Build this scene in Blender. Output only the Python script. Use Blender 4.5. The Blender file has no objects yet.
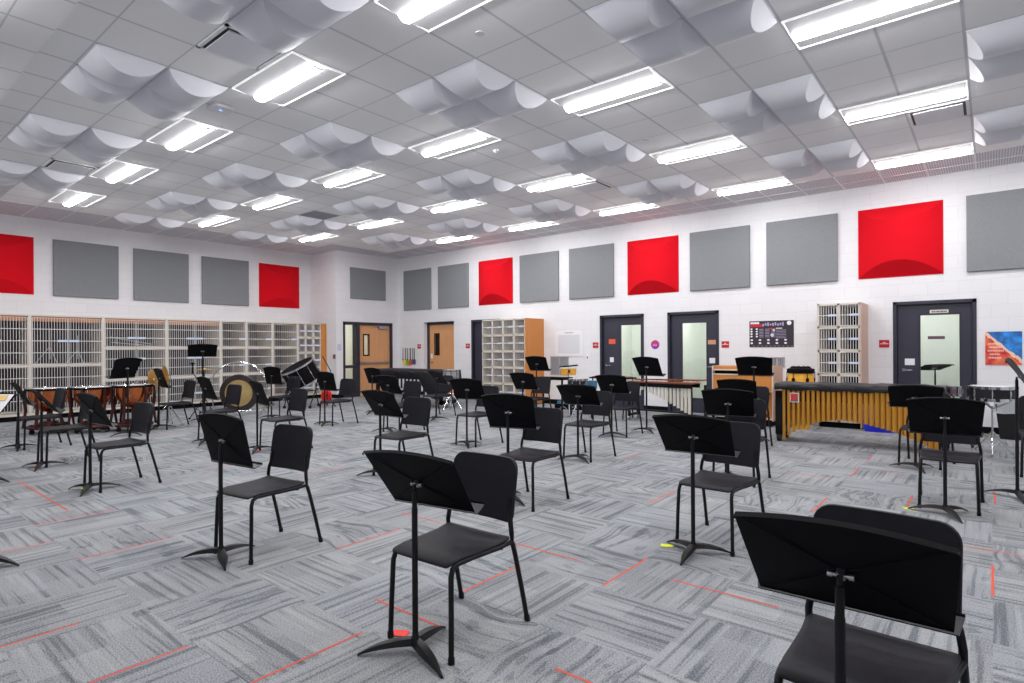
import bpy, math, random
from mathutils import Vector, Matrix
random.seed(7)
PI = math.pi
sin, cos = math.sin, math.cos
SC = bpy.context.scene
COL = SC.collection

# ------------------------------------------------------------------ camera, world, exposure
CZ = 1.39                      # eye height
YAW = math.radians(39.386); ROLL = math.radians(-0.326)
fwd = Vector((-sin(YAW), cos(YAW), 0)); rgt = Vector((cos(YAW), sin(YAW), 0)); upv = Vector((0, 0, 1))
R_ = cos(ROLL)*rgt + sin(ROLL)*upv; U_ = -sin(ROLL)*rgt + cos(ROLL)*upv
cam_d = bpy.data.cameras.new('camera'); cam = bpy.data.objects.new('camera', cam_d); COL.objects.link(cam)
M = Matrix.Identity(4)
for r in range(3):
    M[r][0] = R_[r]; M[r][1] = U_[r]; M[r][2] = -fwd[r]
M[2][3] = CZ
cam.matrix_world = M
cam_d.sensor_width = 36; cam_d.lens = 583.88/1024*36; cam_d.shift_y = 6.66/1024
cam_d.clip_start = 0.05; cam_d.clip_end = 100
SC.camera = cam
w = bpy.data.worlds.new('world'); SC.world = w; w.use_nodes = True
w.node_tree.nodes['Background'].inputs[0].default_value = (0.8, 0.85, 1, 1)
w.node_tree.nodes['Background'].inputs[1].default_value = 0.3
SC.view_settings.view_transform = 'Standard'; SC.view_settings.look = 'None'
SC.view_settings.exposure = 0.0; SC.view_settings.gamma = 1.0; SC.view_settings.use_curve_mapping = False
SC.cycles.max_bounces = 7; SC.cycles.diffuse_bounces = 5; SC.cycles.glossy_bounces = 3
SC.cycles.transparent_max_bounces = 8; SC.cycles.sample_clamp_indirect = 6
LIGHT = 58.0                   # emission of the troffer lenses

# room numbers
XW = -15.65; YW = 11.875; XB = -14.33; YR = 9.62; HC = 2.801 + CZ
XR = 5.2; YN = -3.4
T = 0.6096; GX = -3.833; GY = 4.1416
def gx(i): return GX + i*T
def gy(j): return GY + j*T

def s2l(c): return tuple((x/255/12.92 if x/255 <= .04045 else ((x/255+.055)/1.055)**2.4) for x in c)

# ------------------------------------------------------------------ materials
MATS = {}
def mat(name, rgb, rough=.6, metal=0., spec=.5, emit=None, es=0., bump=0., bscale=200., vary=0., lin=False):
    if name in MATS: return MATS[name]
    m = bpy.data.materials.new(name); m.use_nodes = True
    nt = m.node_tree; b = nt.nodes['Principled BSDF']
    c = (rgb if lin else s2l(rgb)) + (1,)
    b.inputs['Base Color'].default_value = c; b.inputs['Roughness'].default_value = rough
    b.inputs['Metallic'].default_value = metal; b.inputs['Specular IOR Level'].default_value = spec
    if emit: b.inputs['Emission Color'].default_value = tuple(emit)+(1,); b.inputs['Emission Strength'].default_value = es
    if bump or vary:
        tc = nt.nodes.new('ShaderNodeTexCoord'); n = nt.nodes.new('ShaderNodeTexNoise')
        n.inputs['Scale'].default_value = bscale; n.inputs['Detail'].default_value = 3
        nt.links.new(tc.outputs['Object'], n.inputs['Vector'])
        if bump:
            bp = nt.nodes.new('ShaderNodeBump'); bp.inputs['Strength'].default_value = bump; bp.inputs['Distance'].default_value = .004
            nt.links.new(n.outputs['Fac'], bp.inputs['Height']); nt.links.new(bp.outputs[0], b.inputs['Normal'])
        if vary:
            mx = nt.nodes.new('ShaderNodeMix'); mx.data_type = 'RGBA'
            mx.inputs['A'].default_value = tuple(x*(1-vary) for x in c[:3])+(1,); mx.inputs['B'].default_value = tuple(min(1, x*(1+vary)) for x in c[:3])+(1,)
            nt.links.new(n.outputs['Fac'], mx.inputs['Factor']); nt.links.new(mx.outputs['Result'], b.inputs['Base Color'])
    MATS[name] = m
    return m

class NT:
    """tiny node helper"""
    def __init__(s, m): s.nt = m.node_tree; s.b = s.nt.nodes['Principled BSDF']
    def n(s, t, **k):
        x = s.nt.nodes.new('ShaderNode'+t)
        for a, v in k.items(): setattr(x, a, v)
        return x
    def L(s, a, b): s.nt.links.new(a, b)
    def math(s, op, a, b=None, c=None):
        x = s.n('Math', operation=op)
        for i, v in enumerate((a, b, c)):
            if v is None: continue
            if isinstance(v, (int, float)): x.inputs[i].default_value = v
            else: s.L(v, x.inputs[i])
        return x.outputs[0]
    def mix(s, f, a, b, blend='MIX'):
        x = s.n('Mix', data_type='RGBA', blend_type=blend)
        for k, v in (('Factor', f), ('A', a), ('B', b)):
            if isinstance(v, (int, float)): x.inputs[k].default_value = v
            elif isinstance(v, tuple): x.inputs[k].default_value = v+(1,)
            else: s.L(v, x.inputs[k])
        return x.outputs['Result']
    def comb(s, a, b, c=0.):
        x = s.n('CombineXYZ')
        for i, v in enumerate((a, b, c)):
            if isinstance(v, (int, float)): x.inputs[i].default_value = v
            else: s.L(v, x.inputs[i])
        return x.outputs[0]
    def pos(s):
        g = s.n('NewGeometry'); x = s.n('SeparateXYZ'); s.L(g.outputs['Position'], x.inputs[0]); return x.outputs
    def bump(s, h, st=.5, d=.01):
        x = s.n('Bump'); x.inputs['Strength'].default_value = st; x.inputs['Distance'].default_value = d
        s.L(h, x.inputs['Height']); s.L(x.outputs[0], s.b.inputs['Normal'])

def block_wall(name, rgb, axis):
    m = mat(name, rgb, .55, spec=.35); k = NT(m); p = k.pos()
    u = p[0] if axis == 'x' else p[1]
    vec = k.comb(u, p[2], 0)
    br = k.n('TexBrick'); br.offset = .5
    c = s2l(rgb)
    br.inputs['Color1'].default_value = c+(1,); br.inputs['Color2'].default_value = tuple(x*.97 for x in c)+(1,)
    br.inputs['Mortar'].default_value = tuple(x*.92 for x in c)+(1,)
    br.inputs['Scale'].default_value = 1; br.inputs['Mortar Size'].default_value = .006; br.inputs['Mortar Smooth'].default_value = .4
    br.inputs['Brick Width'].default_value = .4064; br.inputs['Row Height'].default_value = .2032
    k.L(vec, br.inputs['Vector']); k.L(br.outputs['Color'], k.b.inputs['Base Color'])
    nz = k.n('TexNoise'); nz.inputs['Scale'].default_value = 60; g = k.n('NewGeometry'); k.L(g.outputs['Position'], nz.inputs['Vector'])
    h = k.math('ADD', k.math('MULTIPLY', br.outputs['Fac'], -1.), k.math('MULTIPLY', nz.outputs['Fac'], .35))
    k.bump(h, .45, .003)
    return m
WALLX = block_wall('painted_block_wall_x', (232, 232, 235), 'x')
WALLY = block_wall('painted_block_wall_y', (232, 231, 234), 'y')

def carpet():
    m = mat('carpet', (140, 144, 148), .95, spec=.1); k = NT(m); p = k.pos(); S = 0.588
    fx = k.math('DIVIDE', p[0], S); fy = k.math('DIVIDE', p[1], S)
    ix = k.math('FLOOR', fx); iy = k.math('FLOOR', fy)
    lx = k.math('SUBTRACT', fx, ix); ly = k.math('SUBTRACT', fy, iy)
    wn = k.n('TexWhiteNoise', noise_dimensions='2D'); k.L(k.comb(ix, iy), wn.inputs['Vector'])
    rs = k.n('SeparateColor'); k.L(wn.outputs['Color'], rs.inputs[0]); r1, r2, r3 = rs.outputs
    chk = k.math('MODULO', k.math('ADD', k.math('ADD', ix, iy), 1000.), 2.)
    flip = k.math('GREATER_THAN', k.math('ADD', k.math('MULTIPLY', chk, .6), k.math('MULTIPLY', r1, .4)), .42)
    inv = k.math('SUBTRACT', 1., flip)
    u = k.math('ADD', k.math('MULTIPLY', lx, flip), k.math('MULTIPLY', ly, inv))      # along the streaks
    v = k.math('ADD', k.math('MULTIPLY', ly, flip), k.math('MULTIPLY', lx, inv))      # across
    off = k.math('MULTIPLY', r2, 57.)
    # wavy bands
    w1 = k.n('TexNoise'); w1.inputs['Scale'].default_value = 1; w1.inputs['Detail'].default_value = 0
    k.L(k.comb(k.math('ADD', k.math('MULTIPLY', u, 1.6), off), k.math('MULTIPLY', v, 2.), r3), w1.inputs['Vector'])
    vv = k.math('ADD', v, k.math('MULTIPLY', k.math('MULTIPLY', k.math('SUBTRACT', w1.outputs['Fac'], .5), .62), k.math('MULTIPLY', k.math('GREATER_THAN', r3, .6), r1)))
    band = k.n('TexNoise'); band.inputs['Scale'].default_value = 1; band.inputs['Detail'].default_value = 2
    k.L(k.comb(k.math('ADD', k.math('MULTIPLY', u, .55), off), k.math('MULTIPLY', vv, 17.), k.math('MULTIPLY', r3, 9.)), band.inputs['Vector'])
    rp = k.n('ValToRGB'); e = rp.color_ramp; e.interpolation = 'LINEAR'
    e.elements[0].position = .36; e.elements[0].color = (.05, .05, .05, 1); e.elements[1].position = .70; e.elements[1].color = (1, 1, 1, 1)
    a = e.elements.new(.43); a.color = (.42, .42, .42, 1); a = e.elements.new(.455); a.color = (.66, .66, .66, 1); a = e.elements.new(.58); a.color = (.72, .72, .72, 1)
    k.L(band.outputs['Fac'], rp.inputs[0])
    # plank blocks across the tile
    pv = k.math('FLOOR', k.math('ADD', k.math('MULTIPLY', v, 3.1), r3)); pu = k.math('FLOOR', k.math('ADD', k.math('MULTIPLY', u, 1.9), k.math('ADD', r1, k.math('MULTIPLY', pv, .37))))
    wn2 = k.n('TexWhiteNoise', noise_dimensions='4D'); k.L(k.comb(k.math('ADD', ix, pv), k.math('ADD', iy, pu), r2), wn2.inputs['Vector'])
    tone = k.math('ADD', k.math('MULTIPLY', rp.outputs[0], .70), k.math('MULTIPLY', wn2.outputs['Value'], .34))
    # blobs of darker wood grain in some tiles
    bl = k.n('TexNoise'); bl.inputs['Scale'].default_value = 1; bl.inputs['Detail'].default_value = 1
    k.L(k.comb(k.math('ADD', k.math('MULTIPLY', u, 3.5), off), k.math('MULTIPLY', v, 9.), 3.), bl.inputs['Vector'])
    blm = k.math('MULTIPLY', k.math('GREATER_THAN', bl.outputs['Fac'], .62), k.math('GREATER_THAN', r3, .55))
    tone = k.math('SUBTRACT', tone, k.math('MULTIPLY', blm, .28))
    fib = k.n('TexNoise'); fib.inputs['Scale'].default_value = 135; fib.inputs['Detail'].default_value = 2
    g = k.n('NewGeometry'); k.L(g.outputs['Position'], fib.inputs['Vector'])
    tone = k.math('ADD', tone, k.math('MULTIPLY', k.math('SUBTRACT', fib.outputs['Fac'], .5), 2.3))
    tint = k.mix(r1, s2l((150, 155, 161)), s2l((160, 160, 160)))
    colr = k.mix(k.math('ADD', tone, .0), s2l((92, 97, 103)), k.mix(.5, tint, s2l((172, 174, 177))))
    x = colr.node; x.clamp_factor = True
    k.L(colr, k.b.inputs['Base Color']); k.bump(fib.outputs['Fac'], .7, .006)
    return m
CARPET = carpet()

def ceiling_tile():
    m = mat('ceiling_tile', (222, 222, 224), .9, spec=.15); k = NT(m); p = k.pos()
    fx = k.math('DIVIDE', k.math('SUBTRACT', p[0], GX), T); fy = k.math('DIVIDE', k.math('SUBTRACT', p[1], GY), T)
    def line(f, wd):
        d = k.math('ABSOLUTE', k.math('SUBTRACT', k.math('FRACT', k.math('ADD', f, .5)), .5))
        return k.math('LESS_THAN', d, wd)
    l = k.math('MAXIMUM', line(fx, .021), line(fy, .012))
    nz = k.n('TexNoise'); nz.inputs['Scale'].default_value = 120; g = k.n('NewGeometry'); k.L(g.outputs['Position'], nz.inputs['Vector'])
    c = s2l((249, 249, 250))
    base = k.mix(nz.outputs['Fac'], tuple(x*.94 for x in c), c)
    k.L(k.mix(l, base, s2l((212, 212, 218))), k.b.inputs['Base Color'])  # grid lines darker: shade of the recessed joints is put into the colour
    k.bump(k.math('ADD', l, k.math('MULTIPLY', nz.outputs['Fac'], .2)), .4, .004)
    return m
CEIL = ceiling_tile()
def perforated():
    m = mat('perforated_tile', (150, 150, 156), .7); k = NT(m); p = k.pos()
    a = k.math('SINE', k.math('MULTIPLY', p[0], 2*PI/.032)); b = k.math('SINE', k.math('MULTIPLY', p[1], 2*PI/.032))
    h = k.math('GREATER_THAN', k.math('ADD', a, b), .35)
    k.L(k.mix(h, s2l((226, 226, 232)), s2l((158, 158, 166))), k.b.inputs['Base Color'])
    return m
PERF = perforated()

def fabric(name, rgb, amt=.16, sc=90):
    m = mat(name, rgb, .95, spec=.1); k = NT(m)
    tc = k.n('TexCoord'); n1 = k.n('TexNoise'); n1.inputs['Scale'].default_value = sc; n1.inputs['Detail'].default_value = 3
    k.L(tc.outputs['Object'], n1.inputs['Vector']); c = s2l(rgb)
    k.L(k.mix(n1.outputs['Fac'], tuple(x*(1-amt) for x in c), tuple(x*(1+amt) for x in c)), k.b.inputs['Base Color'])
    k.bump(n1.outputs['Fac'], .3, .003)
    return m
GREYF = fabric('grey_fabric', (136, 139, 143), .3); REDF = fabric('red_fabric', (214, 20, 34), .05)

def wood(name, c1, c2, axis=2, sc=1.):
    m = mat(name, c1, .45, spec=.4); k = NT(m)
    tc = k.n('TexCoord'); mp = k.n('Mapping'); k.L(tc.outputs['Object'], mp.inputs[0])
    s = [14*sc]*3; s[axis] = .9*sc; mp.inputs['Scale'].default_value = s
    n1 = k.n('TexNoise'); n1.inputs['Scale'].default_value = 2.2; n1.inputs['Detail'].default_value = 5; n1.inputs['Distortion'].default_value = .6
    k.L(mp.outputs[0], n1.inputs['Vector'])
    k.L(k.mix(n1.outputs['Fac'], s2l(c1), s2l(c2)), k.b.inputs['Base Color'])
    return m
WOODD = wood('door_wood', (198, 138, 90), (228, 174, 126)); WOODO = wood('orange_wood', (188, 114, 50), (218, 146, 76))
WOODP = wood('pale_wood', (196, 160, 140), (214, 182, 164)); WOODB = wood('band_wood', (186, 126, 84), (214, 156, 110), 1)
ROSE = wood('rosewood', (92, 42, 22), (150, 84, 48), 1); DRUMW = wood('drum_wood', (226, 150, 30), (246, 190, 74))

BLK = mat('black_plastic', (18, 18, 22), .42, spec=.5, bump=.12, bscale=500)
SEATM = mat('charcoal_polymer', (25, 24, 31), .58, spec=.22, bump=.25, bscale=420)
STEEL = mat('black_steel', (12, 12, 16), .42, spec=.3)
DESKM = mat('stand_desk_black', (4, 4, 8), .6, spec=.14)
LIPM = mat('stand_ledge_charcoal', (20, 21, 28), .4, spec=.5)
CHR = mat('chrome', (215, 218, 222), .16, 1.)
CHRD = mat('satin_metal', (170, 172, 178), .35, 1.)
CREAM = mat('cream_laminate', (214, 206, 194), .5)
WHT = mat('white_paint', (236, 236, 238), .5)
WIRE = mat('white_wire', (222, 220, 220), .45)
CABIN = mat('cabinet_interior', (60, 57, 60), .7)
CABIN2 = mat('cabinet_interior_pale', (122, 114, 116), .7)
DARKF = mat('door_dark_paint', (44, 44, 58), .4, spec=.45)
DARKL = mat('door_leaf_dark', (52, 52, 66), .45, spec=.4)
BLACK = mat('black_matte', (10, 10, 14), .75, spec=.12)
COVER = mat('black_vinyl_cover', (10, 13, 20), .4, spec=.35, bump=.6, bscale=7)
COPPER = mat('copper', (226, 128, 78), .26, 1., vary=.25, bscale=5)
COPD = mat('copper_brown_frame', (74, 34, 28), .4, .4)
BRASS = mat('brass', (214, 176, 104), .3, .8, vary=.2, bscale=12)
GOLD = mat('gold_tube', (216, 158, 66), .32, .65)
SILV = mat('silver_tube', (232, 228, 216), .35, .35)
HEADW = mat('drum_head_white', (226, 226, 226), .5)
REDS = mat('red_sign', (190, 20, 34), .5); PAPER = mat('paper', (232, 234, 238), .8)
BLUEP = mat('label_blue_white', (206, 216, 238), .5)
GREYV = mat('vent_grey', (172, 172, 176), .5)
DIFFM = mat('ceiling_vinyl', (224, 225, 232), .6, spec=.25)
RUB = mat('rubber', (18, 18, 20), .8)
STRIP = mat('lens_strip', (255, 255, 255), .5, emit=(1., .985, .99), es=LIGHT)
LENS = mat('lens_side', (140, 141, 147), .5, emit=(1, 1, 1), es=.22)
RIM = mat('light_rim', (250, 250, 250), .4, emit=(1, 1, 1), es=.45)  # frame is no source; lens light falling on it is added as glow

def glass(name, tint, rough=.02):
    m = bpy.data.materials.new(name); m.use_nodes = True; nt = m.node_tree; nt.nodes.clear()
    o = nt.nodes.new('ShaderNodeOutputMaterial'); t = nt.nodes.new('ShaderNodeBsdfTransparent'); g = nt.nodes.new('ShaderNodeBsdfGlossy')
    mx = nt.nodes.new('ShaderNodeMixShader'); f = nt.nodes.new('ShaderNodeFresnel'); f.inputs[0].default_value = 1.45
    t.inputs[0].default_value = tuple(tint)+(1,); g.inputs['Roughness'].default_value = rough
    nt.links.new(f.outputs[0], mx.inputs[0]); nt.links.new(t.outputs[0], mx.inputs[1]); nt.links.new(g.outputs[0], mx.inputs[2]); nt.links.new(mx.outputs[0], o.inputs[0])
    return m
GLASS = glass('clear_glass', (.95, .972, .955)); BAG = glass('clear_bag_film', (.80, .84, .88), .25)
_nt = BAG.node_tree; _o = _nt.nodes['Material Output']; _s = _o.inputs[0].links[0].from_socket; _d = _nt.nodes.new('ShaderNodeBsdfDiffuse'); _d.inputs[0].default_value = (.8, .84, .88, 1); _m = _nt.nodes.new('ShaderNodeMixShader'); _m.inputs[0].default_value = .45
_nt.links.new(_s, _m.inputs[1]); _nt.links.new(_d.outputs[0], _m.inputs[2]); _nt.links.new(_m.outputs[0], _o.inputs[0])

# ------------------------------------------------------------------ mesh builder
class MB:
    def __init__(s): s.v = []; s.f = []; s.mi = []; s.cur = 0; s.M = Matrix.Identity(4)
    def add(s, vs, fs):
        b = len(s.v); s.v += [s.M @ Vector(p) for p in vs]
        s.f += [tuple(b+i for i in f) for f in fs]; s.mi += [s.cur]*len(fs)
    def box(s, x0, x1, y0, y1, z0, z1):
        if x0 > x1: x0, x1 = x1, x0
        if y0 > y1: y0, y1 = y1, y0
        if z0 > z1: z0, z1 = z1, z0
        s.add([(x0,y0,z0),(x1,y0,z0),(x1,y1,z0),(x0,y1,z0),(x0,y0,z1),(x1,y0,z1),(x1,y1,z1),(x0,y1,z1)],
              [(0,3,2,1),(4,5,6,7),(0,1,5,4),(1,2,6,5),(2,3,7,6),(3,0,4,7)]); return s
    def quad(s, a, b, c, d): s.add([a, b, c, d], [(0, 1, 2, 3)]); return s
    def tube(s, pts, r, n=8, cap=True, flat=None):
        pts = [Vector(p) for p in pts]; rs = r if isinstance(r, (list, tuple)) else [r]*len(pts)
        vs = []; fs = []; prev = None
        for i, p in enumerate(pts):
            d = (pts[min(i+1, len(pts)-1)] - pts[max(i-1, 0)]).normalized()
            if prev is None:
                a = Vector((0, 0, 1)) if abs(d.z) < .9 else Vector((1, 0, 0)); x = d.cross(a).normalized()
            else: x = (prev - d*prev.dot(d)).normalized()
            prev = x; y = d.cross(x)
            for q in range(n):
                t = 2*PI*q/n; vs.append(p + (x*cos(t) + y*sin(t))*rs[i])
        for i in range(len(pts)-1):
            for q in range(n): fs.append((i*n+q, i*n+(q+1) % n, (i+1)*n+(q+1) % n, (i+1)*n+q))
        if cap: fs.append(tuple(range(n-1, -1, -1))); fs.append(tuple((len(pts)-1)*n+q for q in range(n)))
        s.add(vs, fs); return s
    def cyl(s, a, b, r, r2=None, n=16): return s.tube([a, b], [r, r if r2 is None else r2], n)
    def lathe(s, prof, n=24, c=(0, 0, 0), close=False):
        vs = []; fs = []; k = len(prof)
        for q in range(n):
            t = 2*PI*q/n
            for (r, z) in prof: vs.append((c[0]+r*cos(t), c[1]+r*sin(t), c[2]+z))
        for q in range(n):
            for i in range(k-1 if not close else k):
                j = (i+1) % k; q2 = (q+1) % n
                fs.append((q*k+i, q2*k+i, q2*k+j, q*k+j))
        s.add(vs, fs); return s
    def disc(s, c, r, n=24, up=True):
        s.add([(c[0]+r*cos(2*PI*q/n), c[1]+r*sin(2*PI*q/n), c[2]) for q in range(n)], [tuple(range(n)) if up else tuple(range(n-1, -1, -1))]); return s
    def torus(s, c, R, r, n=28, m=6, arc=(0, 2*PI)):
        full = abs(arc[1]-arc[0]-2*PI) < 1e-6
        pts = [(c[0]+R*cos(arc[0]+(arc[1]-arc[0])*q/n), c[1]+R*sin(arc[0]+(arc[1]-arc[0])*q/n), c[2]) for q in range(n+(0 if full else 1))]
        if not full: return s.tube(pts, r, m)
        vs = []; fs = []
        for q in range(n):
            t = 2*PI*q/n
            for p in range(m):
                a = 2*PI*p/m; rr = R + r*cos(a); vs.append((c[0]+rr*cos(t), c[1]+rr*sin(t), c[2]+r*sin(a)))
        for q in range(n):
            for p in range(m): fs.append((q*m+p, ((q+1) % n)*m+p, ((q+1) % n)*m+(p+1) % m, q*m+(p+1) % m))
        s.add(vs, fs); return s
    def plate(s, outline, fn, rings=(1, .97, .85, .6, .3), th=.01, off=None):
        """closed curved plate: outline in the parameter plane, fn maps (a,b)->3D, thickness th along off(a,b)"""
        cx = sum(p[0] for p in outline)/len(outline); cy = sum(p[1] for p in outline)/len(outline); n = len(outline)
        vs = []; fs = []
        for side in (0, 1):
            for q, k in enumerate(rings):
                for (a, b) in outline:
                    aa = cx+(a-cx)*k; bb = cy+(b-cy)*k; p = Vector(fn(aa, bb)); t = th if q else th*.55
                    o = Vector(off(aa, bb)) if off else Vector((0, 0, 1)); vs.append(p + o*(t/2 if side == 0 else -t/2))
            vs.append(Vector(fn(cx, cy)) + (Vector(off(cx, cy)) if off else Vector((0, 0, 1)))*(th/2 if side == 0 else -th/2))
        m = len(rings)*n+1
        for side in (0, 1):
            b0 = side*m
            for q in range(len(rings)-1):
                for i in range(n):
                    j = (i+1) % n; f = (b0+q*n+i, b0+q*n+j, b0+(q+1)*n+j, b0+(q+1)*n+i); fs.append(f if side == 0 else f[::-1])
            for i in range(n):
                j = (i+1) % n; q = len(rings)-1; f = (b0+q*n+i, b0+q*n+j, b0+m-1); fs.append(f if side == 0 else f[::-1])
        for i in range(n):
            j = (i+1) % n; fs.append((j, i, m+i, m+j))
        s.add(vs, fs); return s
    def build(s, name, m, parent=None, smooth=True, angle=35):
        me = bpy.data.meshes.new(name); me.from_pydata([tuple(p) for p in s.v], [], s.f); me.update()
        for x in (m if isinstance(m, (list, tuple)) else [m]): me.materials.append(x)
        if any(s.mi): me.polygons.foreach_set('material_index', s.mi)
        if smooth:
            me.polygons.foreach_set('use_smooth', [True]*len(me.polygons))
            me.set_sharp_from_angle(angle=math.radians(angle))
        o = bpy.data.objects.new(name, me); COL.objects.link(o)
        if parent: o.parent = parent
        return o

def box(name, m, x0, x1, y0, y1, z0, z1, parent=None): return MB().box(x0, x1, y0, y1, z0, z1).build(name, m, parent, smooth=False)
def rrect(w, h, r, n=5, top=None):
    """rounded rectangle outline, centre origin; top = larger radius for the upper corners"""
    o = []
    for (sx, sy, a0) in ((1, 1, 0), (-1, 1, 90), (-1, -1, 180), (1, -1, 270)):
        rr = top if (top and sy > 0) else r
        for i in range(n+1):
            a = math.radians(a0+90*i/n); o.append((sx*(w/2-rr)+rr*cos(a), sy*(h/2-rr)+rr*sin(a)))
    # add mid points on long sides
    out = []
    for i in range(len(o)):
        a = o[i]; b = o[(i+1) % len(o)]; out.append(a)
        d = math.hypot(b[0]-a[0], b[1]-a[1])
        if d > .08:
            k = int(d/.06)
            for q in range(1, k): out.append((a[0]+(b[0]-a[0])*q/k, a[1]+(b[1]-a[1])*q/k))
    return out
def empty(name, loc=(0, 0, 0), rz=0):
    o = bpy.data.objects.new(name, None); COL.objects.link(o); o.location = loc; o.rotation_euler = (0, 0, rz); o.empty_display_size = .1
    return o
def tag(o, label, cat, group=None, kind=None):
    o['label'] = label; o['category'] = cat
    if group: o['group'] = group
    if kind: o['kind'] = kind
    return o
def thing(name, label, cat, loc=(0, 0, 0), rz=0, group=None): return tag(empty(name, loc, rz), label, cat, group)
def struct(o): o['kind'] = 'structure'; return o
def dup(root, loc, rz=0, label=None):
    r = root.copy(); COL.objects.link(r); r.location = loc; r.rotation_euler = (0, 0, rz)
    if label: r['label'] = label
    for ch in list(root.children):
        c = ch.copy(); COL.objects.link(c); c.parent = r
        for g in list(ch.children):
            d = g.copy(); COL.objects.link(d); d.parent = c
    return r

# ------------------------------------------------------------------ room shell
fl = MB().quad((XW-.3, YN, 0), (XR, YN, 0), (XR, YW+.02, 0), (XW-.3, YW+.02, 0))
fl.cur = 1
SEG = [(-2.92,.76,-2.92,1.15),(-2.39,1.19,-2.39,1.74),(-4.70,1.16,-4.70,1.74),(-5.29,.87,-5.29,1.15),(-5.90,1.17,-5.90,1.73),(-8.03,1.47,-6.22,1.45),
 (-2.65,2.02,-2.13,2.02),(-2.34,2.39,-2.34,2.93),(-3.53,2.36,-3.53,2.93),(-3.88,3.23,-3.41,3.23),(-2.62,3.22,-2.08,3.22),(-1.76,2.96,-1.76,3.54),
 (-1.49,3.30,-.88,3.30),(-1.47,2.07,-1.1,2.07),(-2.37,4.80,-2.37,5.37),(-1.17,5.38,-1.17,5.97),(0,4.19,0,4.77),(-.19,5.10,.3,5.10),(-.57,6.06,-.57,6.55),(.02,6.64,.02,7.14),
 (-7.1,2.94,-7.1,3.5),(-8.3,3.5,-7.7,3.5),(-8.2,4.7,-8.2,5.25),(-4.7,4.7,-4.7,5.2),(-5.9,3.5,-5.9,4.1),(-9.6,1.8,-9.6,2.3),(-10.6,3.5,-10.6,4.1),(-3.53,6.5,-3.53,7.0),
 (-1.0,7.6,-.75,7.6),(-1.17,7.1,-1.17,7.6),(-1.17,8.2,-1.17,8.6),(-1.76,6.9,-1.3,6.9),(-5.0,5.9,-4.4,5.9),(-7,5.9,-7,6.4),(-1.2,.6,-1.2,1.1),(-3.6,.4,-3.6,.9)]
for (x0, y0, x1, y1) in SEG:
    h = .0065
    if abs(x1-x0) < abs(y1-y0): fl.quad((x0-h, y0, .0012), (x0+h, y0, .0012), (x0+h, y1, .0012), (x0-h, y1, .0012))
    else: fl.quad((x0, y0-h, .0012), (x1, y0-h, .0012), (x1, y0+h, .0012), (x0, y0+h, .0012))
ORANGE = mat('carpet_accent', (214, 96, 80), .95, spec=.1, bump=.5, bscale=300, vary=.2)
struct(fl.build('floor', [CARPET, ORANGE], smooth=False))

# ceiling: acoustic tiles, perforated return tiles along the walls
cm = MB()
for i in range(-20, 15):
    for j in range(-13, 13):
        x0, x1 = max(gx(i), XW), min(gx(i+1), XR); y0, y1 = max(gy(j), YN), min(gy(j+1), YW)
        if x1 <= x0 or y1 <= y0: continue
        cm.cur = 1 if (j >= 11 or i < -17 or (j >= 8 and i < -16) or (i < -12 and j < -3)) else 0
        cm.quad((x0, y0, HC), (x0, y1, HC), (x1, y1, HC), (x1, y0, HC))
struct(cm.build('ceiling', [CEIL, PERF], smooth=False))
tb = MB()
for i in range(-17, 15): tb.box(gx(i)-.011, gx(i)+.011, gy(11), YW, HC-.006, HC)
tb.box(XB, XR, gy(11)-.011, gy(11)+.011, HC-.006, HC); tb.box(XB, XR, gy(11.93)-.009, gy(11.93)+.009, HC-.005, HC)
tb.box(XB, XR, YW-.025, YW, HC-.012, HC)
struct(tb.build('trim_1', WHT, smooth=False))
tb = MB()
for j in range(-12, 9): tb.box(XW, gx(-17), gy(j)-.011, gy(j)+.011, HC-.006, HC)
tb.box(gx(-17)-.011, gx(-17)+.011, YN, gy(8), HC-.006, HC); tb.box(XW, XW+.025, YN, YR, HC-.012, HC); tb.box(XB, XB+.025, YR, YW, HC-.012, HC)
for j in range(-12, -3): tb.box(gx(-17), gx(-12), gy(j)-.011, gy(j)+.011, HC-.006, HC)
struct(tb.build('trim_2', WHT, smooth=False))
struct(box('trim_3', CEIL, gx(-12), XR, YN, gy(-4.48), HC-.02, HC-.001))      # slightly lower ceiling border nearest the viewer

def wall_grid(name, m, a0, a1, z0, z1, holes, pt):
    xs = sorted({a0, a1} | {h[0] for h in holes} | {h[1] for h in holes}); zs = sorted({z0, z1} | {h[2] for h in holes} | {h[3] for h in holes})
    b = MB()
    for i in range(len(xs)-1):
        for j in range(len(zs)-1):
            cx, cz = (xs[i]+xs[i+1])/2, (zs[j]+zs[j+1])/2
            if any(h[0] < cx < h[1] and h[2] < cz < h[3] for h in holes): continue
            b.quad(pt(xs[i], zs[j]), pt(xs[i+1], zs[j]), pt(xs[i+1], zs[j+1]), pt(xs[i], zs[j+1]))
    # reveals, 0.2 deep
    for h in holes:
        for (p, q) in (((h[0], h[2]), (h[0], h[3])), ((h[1], h[2]), (h[1], h[3])), ((h[0], h[3]), (h[1], h[3]))):
            b.quad(pt(*p), pt(*q), pt(*q, .24), pt(*p, .24))
    return struct(b.build(name, m, smooth=False))
HB = [(-13.17, -11.90, 0, 2.18), (-11.21, -10.15, 0, 2.18), (-7.08, -5.96, 0, 2.14), (-5.40, -4.29, 0, 2.14), (-1.30, -.18, 0, 2.14)]
wall_grid('wall_back', WALLX, XB, XR, 0, HC, HB, lambda a, z, d=0: (a, YW+d, z))
HL = [(9.84, 11.62, 0, 2.18)]
wall_grid('wall_left_far', WALLY, YR, YW, 0, HC, HL, lambda a, z, d=0: (XB-d, a, z))
wall_grid('wall_left', WALLY, YN, YR, 0, HC, [], lambda a, z, d=0: (XW, a, z))
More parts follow.
